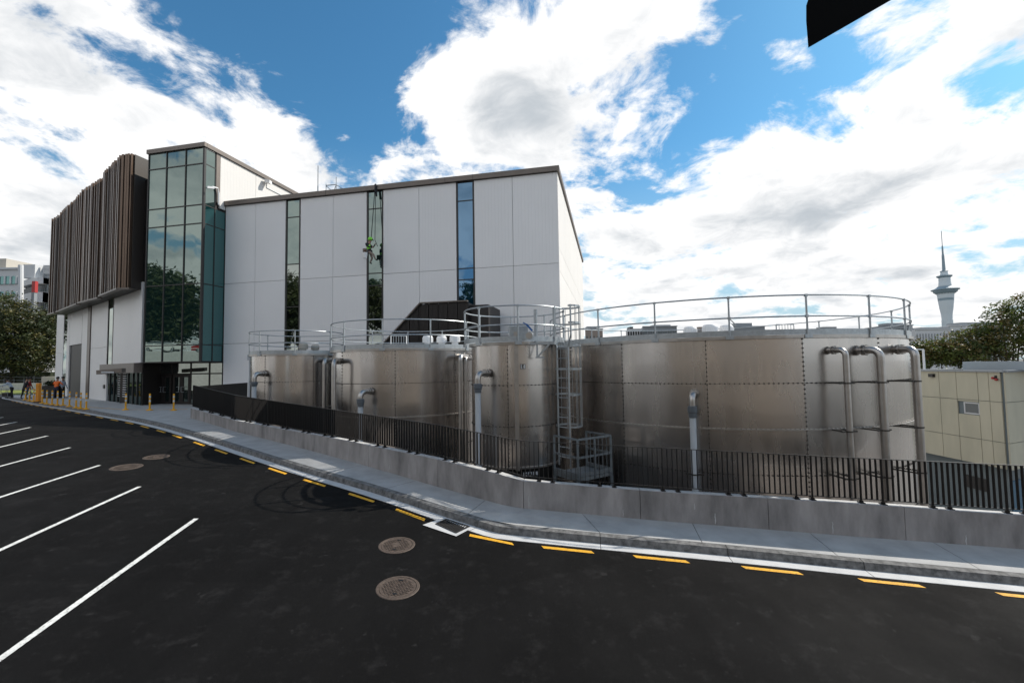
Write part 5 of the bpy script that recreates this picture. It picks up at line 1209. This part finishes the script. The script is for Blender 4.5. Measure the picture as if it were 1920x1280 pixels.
for (y0, y1, m, pr) in ((520, 531, m_far[0], .0), (531, 547, m_far[2], -.9), (547, 566, m_far[0], .0), (566, 580, m_far[2], -.9), (580, 640, m_far[0], 0)):
    for k in range(nseg):
        a, b = cvx(k), cvx(k+1); za = at(66, y0, 78).z; zb = at(66, y1, 78).z; mb = MB(); mb.poly([(a.x, a.y-pr, zb), (b.x, b.y-pr, zb), (b.x, b.y+6, zb), (a.x, a.y+6, zb)], (0, 0, za-zb-.01)); mb.build('ledge' if m != m_far[2] else 'window', m, t_)
        if m == m_far[2]:
            for kk in range(3):
                c_ = a.lerp(b, (kk+.5)/3); mb = MB(); mb.box((c_.x, c_.y+.85, (za+zb)/2), (b-a).length/3*.7, .12, (za-zb)*.75); mb.build('pane', m_win, t_)
p, q = at(43, 496, 80), at(66, 496, 80); z0 = at(50, 521, 80).z; mb = MB(); mb.poly([(p.x, 80, z0), (q.x, 80, z0), (q.x, 84, z0), (p.x, 84, z0)], (0, 0, p.z-z0)); mb.build('roof_room', m_far[0], t_)
for k in range(7):
    p, q = at(82, 498+k*2.4, 81), at(96, 498+k*2.4, 81); mb = MB(); mb.bar(p, q, .3, .12); mb.build('louvre', m_far[0], t_)
p, q = at(81, 497, 81.3), at(97, 520, 81.3); mb = MB(); mb.box(((p.x+q.x)/2, 82.3, (p.z+q.z)/2), q.x-p.x, 1.6, p.z-q.z); mb.build('plant_screen', m_trim, t_)
p, q = at(63.5, 527, 76.6), at(63.5, 548, 76.6); mb = MB(); mb.box((p.x, 76.8, (p.z+q.z)/2), .55, .5, p.z-q.z); mb.build('red_panel', m_redp, t_)
p, q = at(62, 548, 76.6), at(62, 640, 76.6); mb = MB(); mb.box((p.x, 76.8, (p.z+q.z)/2), .5, .5, p.z-q.z); mb.build('column', m_far[2], t_)
for x in (40, 39): 
    p, q = at(x, 497, 77), at(x, 640, 77); 
mb = MB(); mb.tube([p, q], .35, 10); mb.build('round_column', m_far[0], t_)

# communications tower
TY = 1118.; tc0 = at(1777, 610, TY); top = at(1767.5, 433, TY); 
def tz(py): return at(1770, py, TY).z
tcx = (at(1775, 600, TY).x+at(1768, 440, TY).x)/2; tcx = at(1772, 540, TY).x
tw = thing('communications_tower', 'tall pale observation tower with a needle mast on the horizon', 'tower', (tcx, TY, -9))
kx = TY/853*1.0
def tower_part(nm, prof, m, n=20): mb = MB(); mb.lathe((tcx, TY, 0), [(r*kx, tz(y)) for r, y in prof], n); mb.build(nm, m, tw, smooth=False)
tower_part('shaft', [(7, 690), (7, 612), (8, 590), (10, 576)], m_tow, 16)
tower_part('pod_lower', [(10, 576), (11, 566), (12.2, 552), (15, 549)], m_tow)
tower_part('pod_glass_band', [(11.3, 563.5), (11.8, 556)], m_towd)
tower_part('deck', [(13, 551), (17.5, 547), (17.5, 545), (20.5, 544), (20.5, 542.5), (16, 541), (12, 538.5), (11, 537)], m_towd, 28)
tower_part('upper_drum', [(9.5, 537), (8.6, 528), (8.5, 521)], m_tow)
tower_part('upper_deck', [(8.5, 521), (11.5, 518.5), (11.5, 517), (7, 516)], m_towd)
tower_part('top_drum', [(6.2, 516), (5, 510), (5.5, 509)], m_tow)
tower_part('top_deck', [(5.5, 509.5), (6.2, 508.5), (4, 507.5)], m_towd)
tower_part('mast', [(2.6, 508), (2.0, 480), (1.4, 476), (1.2, 463), (.6, 460), (.5, 433)], m_towd, 10)
for r_ in (13.5, 0): 
    if r_:
        for k in range(8):
            a = 2*pi*k/8; mb = MB(); mb.bar((tcx+cos(a)*7.3*kx, TY+sin(a)*7.3*kx, tz(690)), (tcx+cos(a)*7.3*kx, TY+sin(a)*7.3*kx, tz(600)), 1.3, 1.3); mb.build('shaft_rib', m_tow, tw)

# ------------------------------------------------------------------ overhead dark canopy corner, above the camera
pts = [(1511.5, 11), (1511.5, 40), (1515.5, 90), (1672, 0), (1750, -45), (1750, -120), (1515, -120), (1516, 0)]
Yc = 3.2; oc_ = thing('overhead_canopy', 'black corner of an overhead canopy cutting into the sky at the top right', 'canopy', at(1600, -60, Yc))
mb = MB(); fr = [at(x, y, Yc) for x, y in pts]; bk_ = [p+Vector((.25, .25, .42)) for p in fr]; k = len(pts)
mb.add(fr+bk_, [tuple(range(k)), tuple(range(2*k-1, k-1, -1))]+[(i, (i+1) % k, k+(i+1) % k, k+i) for i in range(k)]); mb.build('canopy_panel', mat('unlit_black_panel', (.004, .004, .004), .95, spec=.1), oc_)  # blacker than the black coat: the unlit look of the underside is painted in
mb = MB(); p = at(1640, -100, Yc+.2); mb.bar(p, p+Vector((1.6, 0, .6)), .12, .12); p2 = p+Vector((1.6, 0, .6)); mb.bar(p2, (p2.x, p2.y, G(p2.x, p2.y)), .12, .12); mb.build('support_post', m_black, oc_)

# ------------------------------------------------------------------ plaza furniture
def bollard(px, py, h, label):
    p = hit(px, py, .136); t = thing('bollard', label, 'bollard', p, 'yellow bollards with reflective bands'); t.location = p
    mb = MB(); mb.lathe(p, [(.0, .0), (.17, .0), (.17, .03), (.08, .06), (.05, .10)], 14); mb.build('base', m_yp, t, smooth=True)
    mb = MB(); mb.lathe(p, [(.045, .08), (.045, h-.03), (.03, h), (.0, h)], 12); po = mb.build('post', m_yp, t, smooth=True)
    for z in (h*.5, h*.75): mb = MB(); mb.lathe(p, [(.047, z), (.047, z+.12)], 12); mb.build('reflective_band', m_far[0], po, smooth=True)
ords = ['first', 'second', 'third', 'fourth', 'fifth', 'sixth', 'seventh', 'eighth', 'ninth', 'tenth', 'eleventh', 'twelfth']
bx = [(47.5, 749.5), (55, 751.5), (63, 752.5), (79, 755.8), (87.5, 757.5), (97.5, 758.5), (107.5, 759.8), (118, 760), (130, 762.2), (142.5, 764.5), (151, 766), (161.5, 767.2)]
for i, (x, y) in enumerate(bx): bollard(x, y, .98, 'yellow bollard in the row before the brown finned wing, %s from the left' % ords[i])
for x, y, l in ((235.5, 768.3, 'yellow bollard in front of the dark lobby, leftmost of the three near the entrance'), (280.5, 769, 'yellow bollard in front of the left glass doors, middle of the three near the entrance'), (325.5, 769.2, 'yellow bollard in front of the right glass doors, nearest the end of the black railing')): bollard(x, y, .98, l)
p = hit(71.5, 754, .136); mb = MB(); mb.box((p.x, p.y, p.z+.72), .22, .22, 1.44); t_ = thing('orange_post', 'thick orange square post among the yellow bollards', 'post', p); mb.build('post', mat('orange_paint', (.72, .27, .02), .6), t_, bevel=.01); mb = MB(); mb.box((p.x, p.y, p.z+.03), .34, .34, .06); mb.build('base', m_black, t_)
# painted line across the plaza behind the bollards
mb = MB(); a, b, c = hit(165, 763, .136), hit(235, 768, .136), hit(352, 767, .136); a.z = b.z = c.z = 0
for P, Q in ((a, b), (b, c)):
    for i in range(6):
        u, v = P.lerp(Q, i/6), P.lerp(Q, (i+1)/6); w_ = Vector((0, .05, 0)); mb.quad(gz(u-w_, .142), gz(v-w_, .142), gz(v+w_, .142), gz(u+w_, .142))
o = sheet_fix(mb.build('yellow_line', m_yp, plaza))
# lawn, low wall, planter at the left
mb = MB(); A_ = [hit(-60, 741), hit(60, 745.5, .1), hit(103, 741, .1), hit(103, 727, .1), hit(-60, 723)]
A_ = [Vector((-75, 49, 0)), Vector((-50, 46.5, 0)), Vector((-47, 47.5, 0)), Vector((-50, 57, 0)), Vector((-58, 60, 0)), Vector((-85, 60, 0))]
mb.add([gz(p, .2) for p in A_], (tuple(range(6)),)); sheet_fix(mb.build('lawn', m_grass, kind='structure'))
a, b = at(-80, 722, 60.5), at(103, 722, 58); mb = MB(); mb.bar((a.x, a.y, 2.2), (b.x, b.y, 2.2), .5, 1.0); tag(mb.build('low_wall', m_chan), 'pale low wall along the back of the lawn under the big tree', 'wall')
a, b = at(-80, 712, 63), at(103, 712, 62); mb = MB(); mb.bar((a.x, a.y, 2.9), (b.x, b.y, 2.9), 1.2, 2.4); tag(mb.build('hedge_bank', leafm('hedge_leaf', (.02, .028, .008))), 'dark hedge bank under the big tree behind the lawn', 'hedge')
t_ = thing('guard_rail', 'thin dark rail along the bank under the big tree', 'railing', (a.x, a.y, 3)); zr_ = at(40, 705, 61.5).z
for zz in (zr_, zr_-.45): mb = MB(); mb.tube([(a.x, a.y-.8, zz+.3), (b.x, b.y-.8, zz-.3)], .04, 6); mb.build('rail', m_trim, t_)
for k in range(10): p = a.lerp(b, (k+.5)/10); mb = MB(); mb.tube([(p.x, p.y-.8, 1.8), (p.x, p.y-.8, zr_)], .04, 6); mb.build('post', m_trim, t_)
a, b = at(78, 700, 60), at(108, 700, 57); mb = MB(); mb.poly([(a.x, a.y, 1.7), (b.x, b.y, 1.7), (b.x, b.y+3, 1.7), (a.x, a.y+3, 1.7)], (0, 0, at(90, 706, 58).z-1.7)); t_ = thing('ramp_wall', 'beige concrete ramp wall behind the planter left of the wing', 'wall', (a.x, a.y, 1.7)); mb.build('wall', m_far[3], t_)
p = hit(91, 746.5, .136); t_ = thing('planter', 'dark square planter with leafy shrubs by the corner of the wing', 'planter', p)
mb = MB(); mb.box((p.x, p.y+.4, p.z+.55), 1.15, .9, 1.1); mb.build('planter_box', m_black, t_, bevel=.02)
lv = MB(); rn = random.Random(5)
for _ in range(700):
    c = Vector((p.x+rn.gauss(0, .3), p.y+.4+rn.gauss(0, .25), p.z+1.25+rn.gauss(0, .1))); a = Vector((rn.gauss(0, 1), rn.gauss(0, 1), rn.gauss(0, 1))).normalized(); b = a.cross(Vector((0, .3, 1))).normalized(); lv.add((c-a*.09, c+b*.04, c+a*.09, c-b*.04), ((0, 1, 2, 3),))
lv.build('shrub', lg[0], t_, kind='stuff')

# ------------------------------------------------------------------ people
def person(label, base, J, parts, head_c, head_r=.115, hair=m_hair, yaw=0., helmet=None, face=None, z_extra=0.):
    """J: joint -> (x,y,z,r); one skinned body, coloured by the clothing of its nearest bone"""
    t = thing('person', label, 'person', base)
    bones = [('pel', 'spine'), ('spine', 'chest'), ('chest', 'neck'), ('neck', 'head0'), ('head0', 'head1'), ('chest', 'shl'), ('shl', 'ell'), ('ell', 'wrl'), ('wrl', 'hal'), ('chest', 'shr'), ('shr', 'elr'), ('elr', 'wrr'), ('wrr', 'har'),
             ('pel', 'hil'), ('hil', 'knl'), ('knl', 'anl'), ('anl', 'tol'), ('pel', 'hir'), ('hir', 'knr'), ('knr', 'anr'), ('anr', 'tor')]
    names = list(J); me = bpy.data.meshes.new('body'); me.from_pydata([J[n][:3] for n in names], [(names.index(a), names.index(b)) for a, b in bones], [])
    o = bpy.data.objects.new('body', me); COL.objects.link(o); md = o.modifiers.new('s', 'SKIN'); sv = me.skin_vertices[0].data
    for i, n in enumerate(names): r = J[n][3]; sv[i].radius = (r, r*.8 if n in ('chest', 'spine', 'pel') else r); sv[i].use_root = (n == 'pel')
    sb_ = o.modifiers.new('u', 'SUBSURF'); sb_.levels = 2; sb_.render_levels = 2
    dg = bpy.context.evaluated_depsgraph_get(); m2 = bpy.data.meshes.new_from_object(o.evaluated_get(dg)); bpy.data.objects.remove(o)
    o = bpy.data.objects.new('body', m2); COL.objects.link(o); m2.materials.clear(); ml = []
    for a in parts.values():
        if a not in ml: ml.append(a)
    for a in ml: m2.materials.append(a)
    for p in m2.polygons:
        best = 1e9; bb = None
        for a, b in bones:
            A, B = Vector(J[a][:3]), Vector(J[b][:3]); v = B-A; k = max(0, min(1, (p.center-A).dot(v)/max(1e-6, v.length_squared))); d = (p.center-(A+v*k)).length/max(J[a][3], J[b][3])
            if d < best: best = d; bb = (a, b)
        key = 'skin'
        for kk in parts:
            if kk != 'skin' and bb[1] in kk.split() : key = kk
        p.material_index = ml.index(parts[key]); p.use_smooth = True
    o.parent = t; t.rotation_euler = (0, 0, yaw)
    h = Vector(head_c); hm = MB(); hm.lathe((h.x, h.y, h.z), [(.001, head_r*1.12), (head_r*.6, head_r*1.02), (head_r*.98, head_r*.5), (head_r*1.05, 0), (head_r*.95, -head_r*.35)], 14)
    q = hm.build('helmet' if helmet else 'hair', helmet or hair, t, smooth=True, local=True)
    return t
def std(lean=0., la=(.1, .0), step=.12, knee=.0, h=1.0, arms=None):
    s = sin(lean); c = cos(lean); P = lambda x, l, z0=.95: (x, -s*l, z0+c*l)
    J = {'pel': (0, 0, .95, .15), 'spine': (*P(0, .2), .135), 'chest': (*P(0, .42), .155), 'neck': (*P(0, .58), .06), 'head0': (*P(0, .66), .085), 'head1': (*P(0, .80), .085),
         'shl': (*P(-.19, .47), .065), 'shr': (*P(.19, .47), .065), 'hil': (-.1, 0, .86, .095), 'hir': (.1, 0, .86, .095), 'knl': (-.11, -step, .48, .062), 'knr': (.11, step*.4, .48, .062), 'anl': (-.11, -step*.6, .09, .045), 'anr': (.11, step*1.2, .09, .045), 'tol': (-.12, -step*.6-.16, .04, .04), 'tor': (.12, step*1.2-.16, .04, .04)}
    for sx, n in ((-1, 'l'), (1, 'r')):
        sh = Vector(J['sh'+n][:3]); a = (arms or {}).get(n, (sx*.08, -.05, -.28, sx*.08, -.15, -.52)); e = sh+Vector(a[:3]); w_ = sh+Vector(a[3:]); J['el'+n] = (*e, .045); J['wr'+n] = (*w_, .034); d = (w_-e).normalized(); J['ha'+n] = (*(w_+d*.12), .035)
    return J
cl = lambda top, leg, shoe=m_blk, sleeves=True: {'spine chest shl shr ell elr'+(' wrl wrr' if sleeves else ''): top, 'hil hir knl knr anl anr pel': leg, 'tol tor': shoe, 'skin': m_skin}
def at_ground(px, py): return hit(px, py, .136)
J = std(.55, arms={'l': (-.05, -.25, -.18, -.03, -.45, -.28), 'r': (.05, -.25, -.18, .03, -.45, -.28)}); p = at_ground(22, 746.5); hc = J['head1'][:3]; person('person in a pale shirt and black trousers bending over a cart at the left edge', p, J, cl(m_wsh, m_blk), hc, yaw=radians(-70))
cartp = at_ground(12.5, 746.5); t_ = thing('push_cart', 'small dark wire cart held by the bending person at the left edge', 'cart', cartp)
mb = MB(); c = cartp
for (dx, dy) in ((-.3, -.2), (.3, -.2), (-.3, .2), (.3, .2)): mb.tube([(c.x+dx, c.y+dy, c.z+.08), (c.x+dx, c.y+dy, c.z+.85)], .02, 6)
for z in (.15, .5, .85): mb.tube([(c.x-.3, c.y-.2, c.z+z), (c.x+.3, c.y-.2, c.z+z), (c.x+.3, c.y+.2, c.z+z), (c.x-.3, c.y+.2, c.z+z)], .018, 6, closed=True)
mb.build('cart_frame', m_trim, t_)
for (dx, dy) in ((-.3, -.2), (.3, -.2), (-.3, .2), (.3, .2)): mb = MB(); mb.tube([(c.x+dx, c.y+dy-.02, c.z+.07), (c.x+dx, c.y+dy+.02, c.z+.07)], .07, 12); mb.build('wheel', m_black, t_)
mb = MB(); mb.box((c.x, c.y, c.z+.33), .52, .34, .3); mb.build('basket', m_black, t_)
J = std(.25); p = at_ground(44.5, 747.8); person('person in dark clothes walking near the lawn, left of the bollards', p, J, cl(m_blk, m_blk, sleeves=False), J['head1'][:3], yaw=radians(160))
J = std(.12); p = at_ground(52.5, 747); person('person in a red top and blue trousers close beside the dark-clothed walker', p, J, cl(m_red, m_jean, sleeves=False), J['head1'][:3], yaw=radians(150))
J = std(.15, step=.04, arms={'l': (-.2, -.05, -.2, -.08, -.25, -.25), 'r': (.2, -.05, -.2, .08, -.25, -.25)}); p = at_ground(104.5, 746.6); person('person in an orange hi-vis top standing with their back turned by the planter', p, J, cl(m_or, m_navy), J['head1'][:3], yaw=radians(180))
J = std(.02, step=.03); p = at_ground(116.5, 745.8); person('person in a light blue shirt at the corner of the wing', p, J, cl(m_wsh, m_blk), J['head1'][:3], yaw=radians(100))
# rope-access window cleaner
wc = fp_(693, 494, .75); wh = fp_(695, 447, .75); H_ = 1.0
J = {'pel': (0, 0, .78, .15), 'spine': (-.04, -.02, 1.0, .14), 'chest': (-.08, -.0, 1.22, .165), 'neck': (-.03, .02, 1.38, .065), 'head0': (.0, .04, 1.46, .09), 'head1': (.02, .06, 1.58, .09), 'shl': (-.16, -.16, 1.27, .07), 'ell': (.02, -.24, 1.06, .05), 'wrl': (.24, -.14, 1.04, .038), 'hal': (.34, -.1, 1.06, .036),
     'shr': (-.06, .18, 1.27, .07), 'elr': (.12, .22, 1.1, .05), 'wrr': (.28, .18, 1.26, .038), 'har': (.33, .18, 1.36, .036), 'hil': (.0, -.1, .74, .10), 'knl': (.34, -.14, .56, .07), 'anl': (.47, -.1, .22, .05), 'tol': (.62, -.06, .16, .045), 'hir': (.0, .1, .74, .10), 'knr': (.10, .16, .36, .07), 'anr': (-.06, .14, .08, .05), 'tor': (.1, .14, .02, .045)}
wk = person('person in lime helmet and vest hanging on ropes, cleaning the middle window strip', wc, J, {'chest': m_lime, 'spine shl shr ell elr wrl wrr': m_blk, 'pel hil hir knl knr anl anr': m_kh, 'tol tor': m_blk, 'skin': m_skin}, (.02, .06, 1.6), .15, yaw=-radians(12), helmet=m_lime)
sc2 = (wh.z-wc.z)/1.62*1.0; wk.scale = (sc2*.98,)*3
mb = MB(); mb.lathe((0, 0, 0), [(.165, .72), (.19, .80), (.165, .88)], 14); mb.tube([(.05, -.14, .86), (.2, -.1, 1.0), (.1, -.02, 1.15)], .03, 6); hb_ = mb.build('harness', m_blk, wk, local=True)
mb = MB(); mb.box((-.26, -.05, .82), .24, .3, .28); mb.box((-.22, -.2, .66), .16, .12, .22); mb.build('tool_bag', mat('brown_leather', (.10, .05, .025), .7), wk, local=True)
q = wc+Vector((-.22, -.2, .28)); t_ = thing('bucket', 'white bucket hanging below the window cleaner on the ropes', 'bucket', q); mb = MB(); mb.lathe(q, [(.0, 0), (.12, 0), (.155, .34), (.14, .34), (.11, .03)], 16); mb.build('pail', m_white, t_, smooth=True); mb = MB(); mb.tube([q+Vector((-.15, 0, .33)), q+Vector((-.1, 0, .5)), q+Vector((.1, 0, .55)), q+Vector((.15, 0, .33))], .01, 5); mb.build('handle', m_gal, t_)
rt_ = fp_(703.5, 347, .2); t_ = thing('access_rope', 'two thin black ropes from the roof edge down to the window cleaner', 'rope', rt_)
mb = MB(); mb.tube([fp_(704, 345, -.4), fp_(703.5, 348, .22), fp_(696, 446, .7), wc+Vector((.25, 0, 1.4))], .022, 6); mb.build('working_rope', m_blk, t_); mb = MB(); mb.tube([fp_(705, 345, -.4), fp_(704.5, 348, .24), fp_(703, 450, .75), fp_(708, 462, .6)], .018, 6); mb.build('safety_rope', m_blk, t_); mb = MB(); mb.tube([fp_(704, 346, .22), fp_(705.5, 368, .22)], .07, 6); mb.build('rope_protector', m_blk, t_)

# ------------------------------------------------------------------ behind and beside the camera: what the steel and the glass mirror
m_cb = mat('sunlit_cream_render', (.52, .44, .36), .85, var=.06)
for (lab, cx_, cy_, w_, d_, h_, nf_, nc) in (('cream rendered hall with tall windows across the car park', 9, -22, 30, 12, 10, 2, 9), ('tan brick block left of the cream hall across the car park', -26, -28, 26, 12, 11, 3, 8)):
    z0 = 0.; t_ = thing('campus_building', lab, 'building', (cx_, cy_, z0)); mb = MB(); mb.box((cx_, cy_-d_/2, z0+h_/2-2), w_, d_, h_+4); mb.build('wall', m_cb, t_)
    for j in range(nf_):
        for i in range(nc):
            x = cx_-w_/2+w_*(i+.5)/nc; z = z0+h_*(j+.55)/nf_; mb = MB(); mb.box((x, cy_+.02, z), w_/nc*.38, .12, h_/nf_*.55); mb.build('window', m_win, t_)
    mb = MB(); mb.box((cx_, cy_-d_/2, z0+h_+.15), w_+.6, d_+.6, .3); mb.build('roof', m_trim, t_)
def big_tree(x, y, h, seed, lab, name='car_park_tree', nl=9000):
    rn = random.Random(seed); z = G(x, y) if abs(x) < 60 and y > -10 else 1.
    cr = [(x+rn.uniform(-3, 3), y+rn.uniform(-3, 3), z+h*rn.uniform(.45, .82), h*.24, h*.24, h*.17) for _ in range(5)]+[(x, y, z+h*.82, h*.2, h*.2, h*.18)]
    tree(name, lab, (x, y, z), h, cr, nl, .5, lg[:2], .5, 'tall trees round the car park', seed=seed)
for i, (x, y, h, lab) in enumerate(((-84, -4, 22, 'tall tree behind the raised parking deck, nearest the tan block'), (-88, 12, 20, 'tall tree behind the middle of the raised parking deck'), (-86, 28, 21, 'tall tree behind the far end of the raised parking deck'), (-78, -22, 23, 'tall tree at the corner beyond the tan block'),
    (-58, -44, 24, 'tall tree behind the left end of the tan block'), (-40, -50, 26, 'tall tree behind the middle of the tan block'), (-20, -50, 25, 'tall tree rising between the tan block and the cream hall'), (-2, -48, 24, 'tall tree behind the left end of the cream hall'), (16, -48, 23, 'tall tree behind the middle of the cream hall'), (-74, -42, 28, 'tall tree past the left corner of the tan block'), (-92, -34, 29, 'tallest tree at the far corner of the car park'), (-104, -12, 26, 'tall tree behind the row at the deck, farthest from the camera'))):
    big_tree(x, y, h, 60+i, lab)
dk = thing('parking_deck', 'raised concrete parking deck with a white edge beam at the left of the car park', 'parking deck', (-58, 14, 0)); DZ = 6.4; da = radians(-62)
mb = MB(); mb.box((-60, 12, DZ/2-1), 46, 14, DZ+2, da+pi); mb.build('deck', m_chan, dk)
dn = Vector((cos(da+pi/2), sin(da+pi/2), 0)); dd = Vector((cos(da), sin(da), 0)); dn = dn if dn.x > 0 else -dn; cdk = Vector((-60, 12, 0))
for zz in (.45, .95): mb = MB(); a = cdk+dn*6.9-dd*23; b = cdk+dn*6.9+dd*23; mb.tube([(a.x, a.y, DZ+zz), (b.x, b.y, DZ+zz)], .04, 6); mb.build('rail', m_white, dk)
for k in range(16): p = cdk+dn*6.9+dd*(-22.5+3*k); mb = MB(); mb.tube([(p.x, p.y, DZ), (p.x, p.y, DZ+.95)], .04, 6); mb.build('rail_post', m_white, dk)
def car(x, y, z, rz, col, lab):
    t = thing('parked_car', lab, 'car', (x, y, z), 'cars parked on the raised deck'); m = mat('car_paint', col, .25, .1, spec=.7)
    def lp(prof, w, name, mm, par, w2=None):
        mb = MB(); k = len(prof); w2 = w2 or w; vs = []
        for s_ in (-1, 1): vs += [(px_, s_*(w if z_ < .95 else w2), z_) for px_, z_ in prof]
        mb.add(vs, [tuple(range(k)), tuple(range(2*k-1, k-1, -1))]+[(i, (i+1) % k, k+(i+1) % k, k+i) for i in range(k)]); return mb.build(name, mm, par, local=True, bevel=.04)
    lp([(-2.2, .3), (2.2, .3), (2.25, .6), (2.15, .82), (1.1, .95), (-1.9, .98), (-2.25, .85)], .88, 'body', m, t)
    lp([(1.05, .94), (.35, 1.40), (-1.1, 1.44), (-1.85, .96)], .80, 'cabin_glass', m_win, t, .66); lp([(.30, 1.395), (-1.05, 1.435), (-1.05, 1.48), (.2, 1.45)], .60, 'roof', m, t, .62)
    for sx in (-1.35, 1.35):
        for sy in (-.8, .8): mb = MB(); mb.tube([(sx, sy-.1, .32), (sx, sy+.1, .32)], .32, 18); wl = mb.build('wheel', m_black, t, local=True); mb = MB(); mb.tube([(sx, sy-.11, .32), (sx, sy+.11, .32)], .18, 12); mb.build('rim', m_gal, wl, local=True)
    for sy in (-.6, .6): mb = MB(); mb.obox((2.2, sy, .7), (1, 0, 0), (0, 1, 0), (0, 0, 1), .05, .18, .07); mb.build('headlight', m_white, t, local=True)
    t.rotation_euler = (0, 0, rz)
for k, (c, lab) in enumerate((((.7, .7, .7), 'white car at the near end of the raised deck'), ((.05, .06, .08), 'black car beside the white one at the near end of the deck'), ((.72, .72, .73), 'white car in the middle of the raised deck'), ((.72, .72, .70), 'white car next to the middle one on the raised deck'), ((.3, .02, .02), 'red car on the raised deck'), ((.2, .22, .24), 'grey car at the far end of the raised deck'))):
    p = cdk+dn*3.5+dd*(-14+k*5.4); car(p.x, p.y, DZ, da+.3, c, lab)
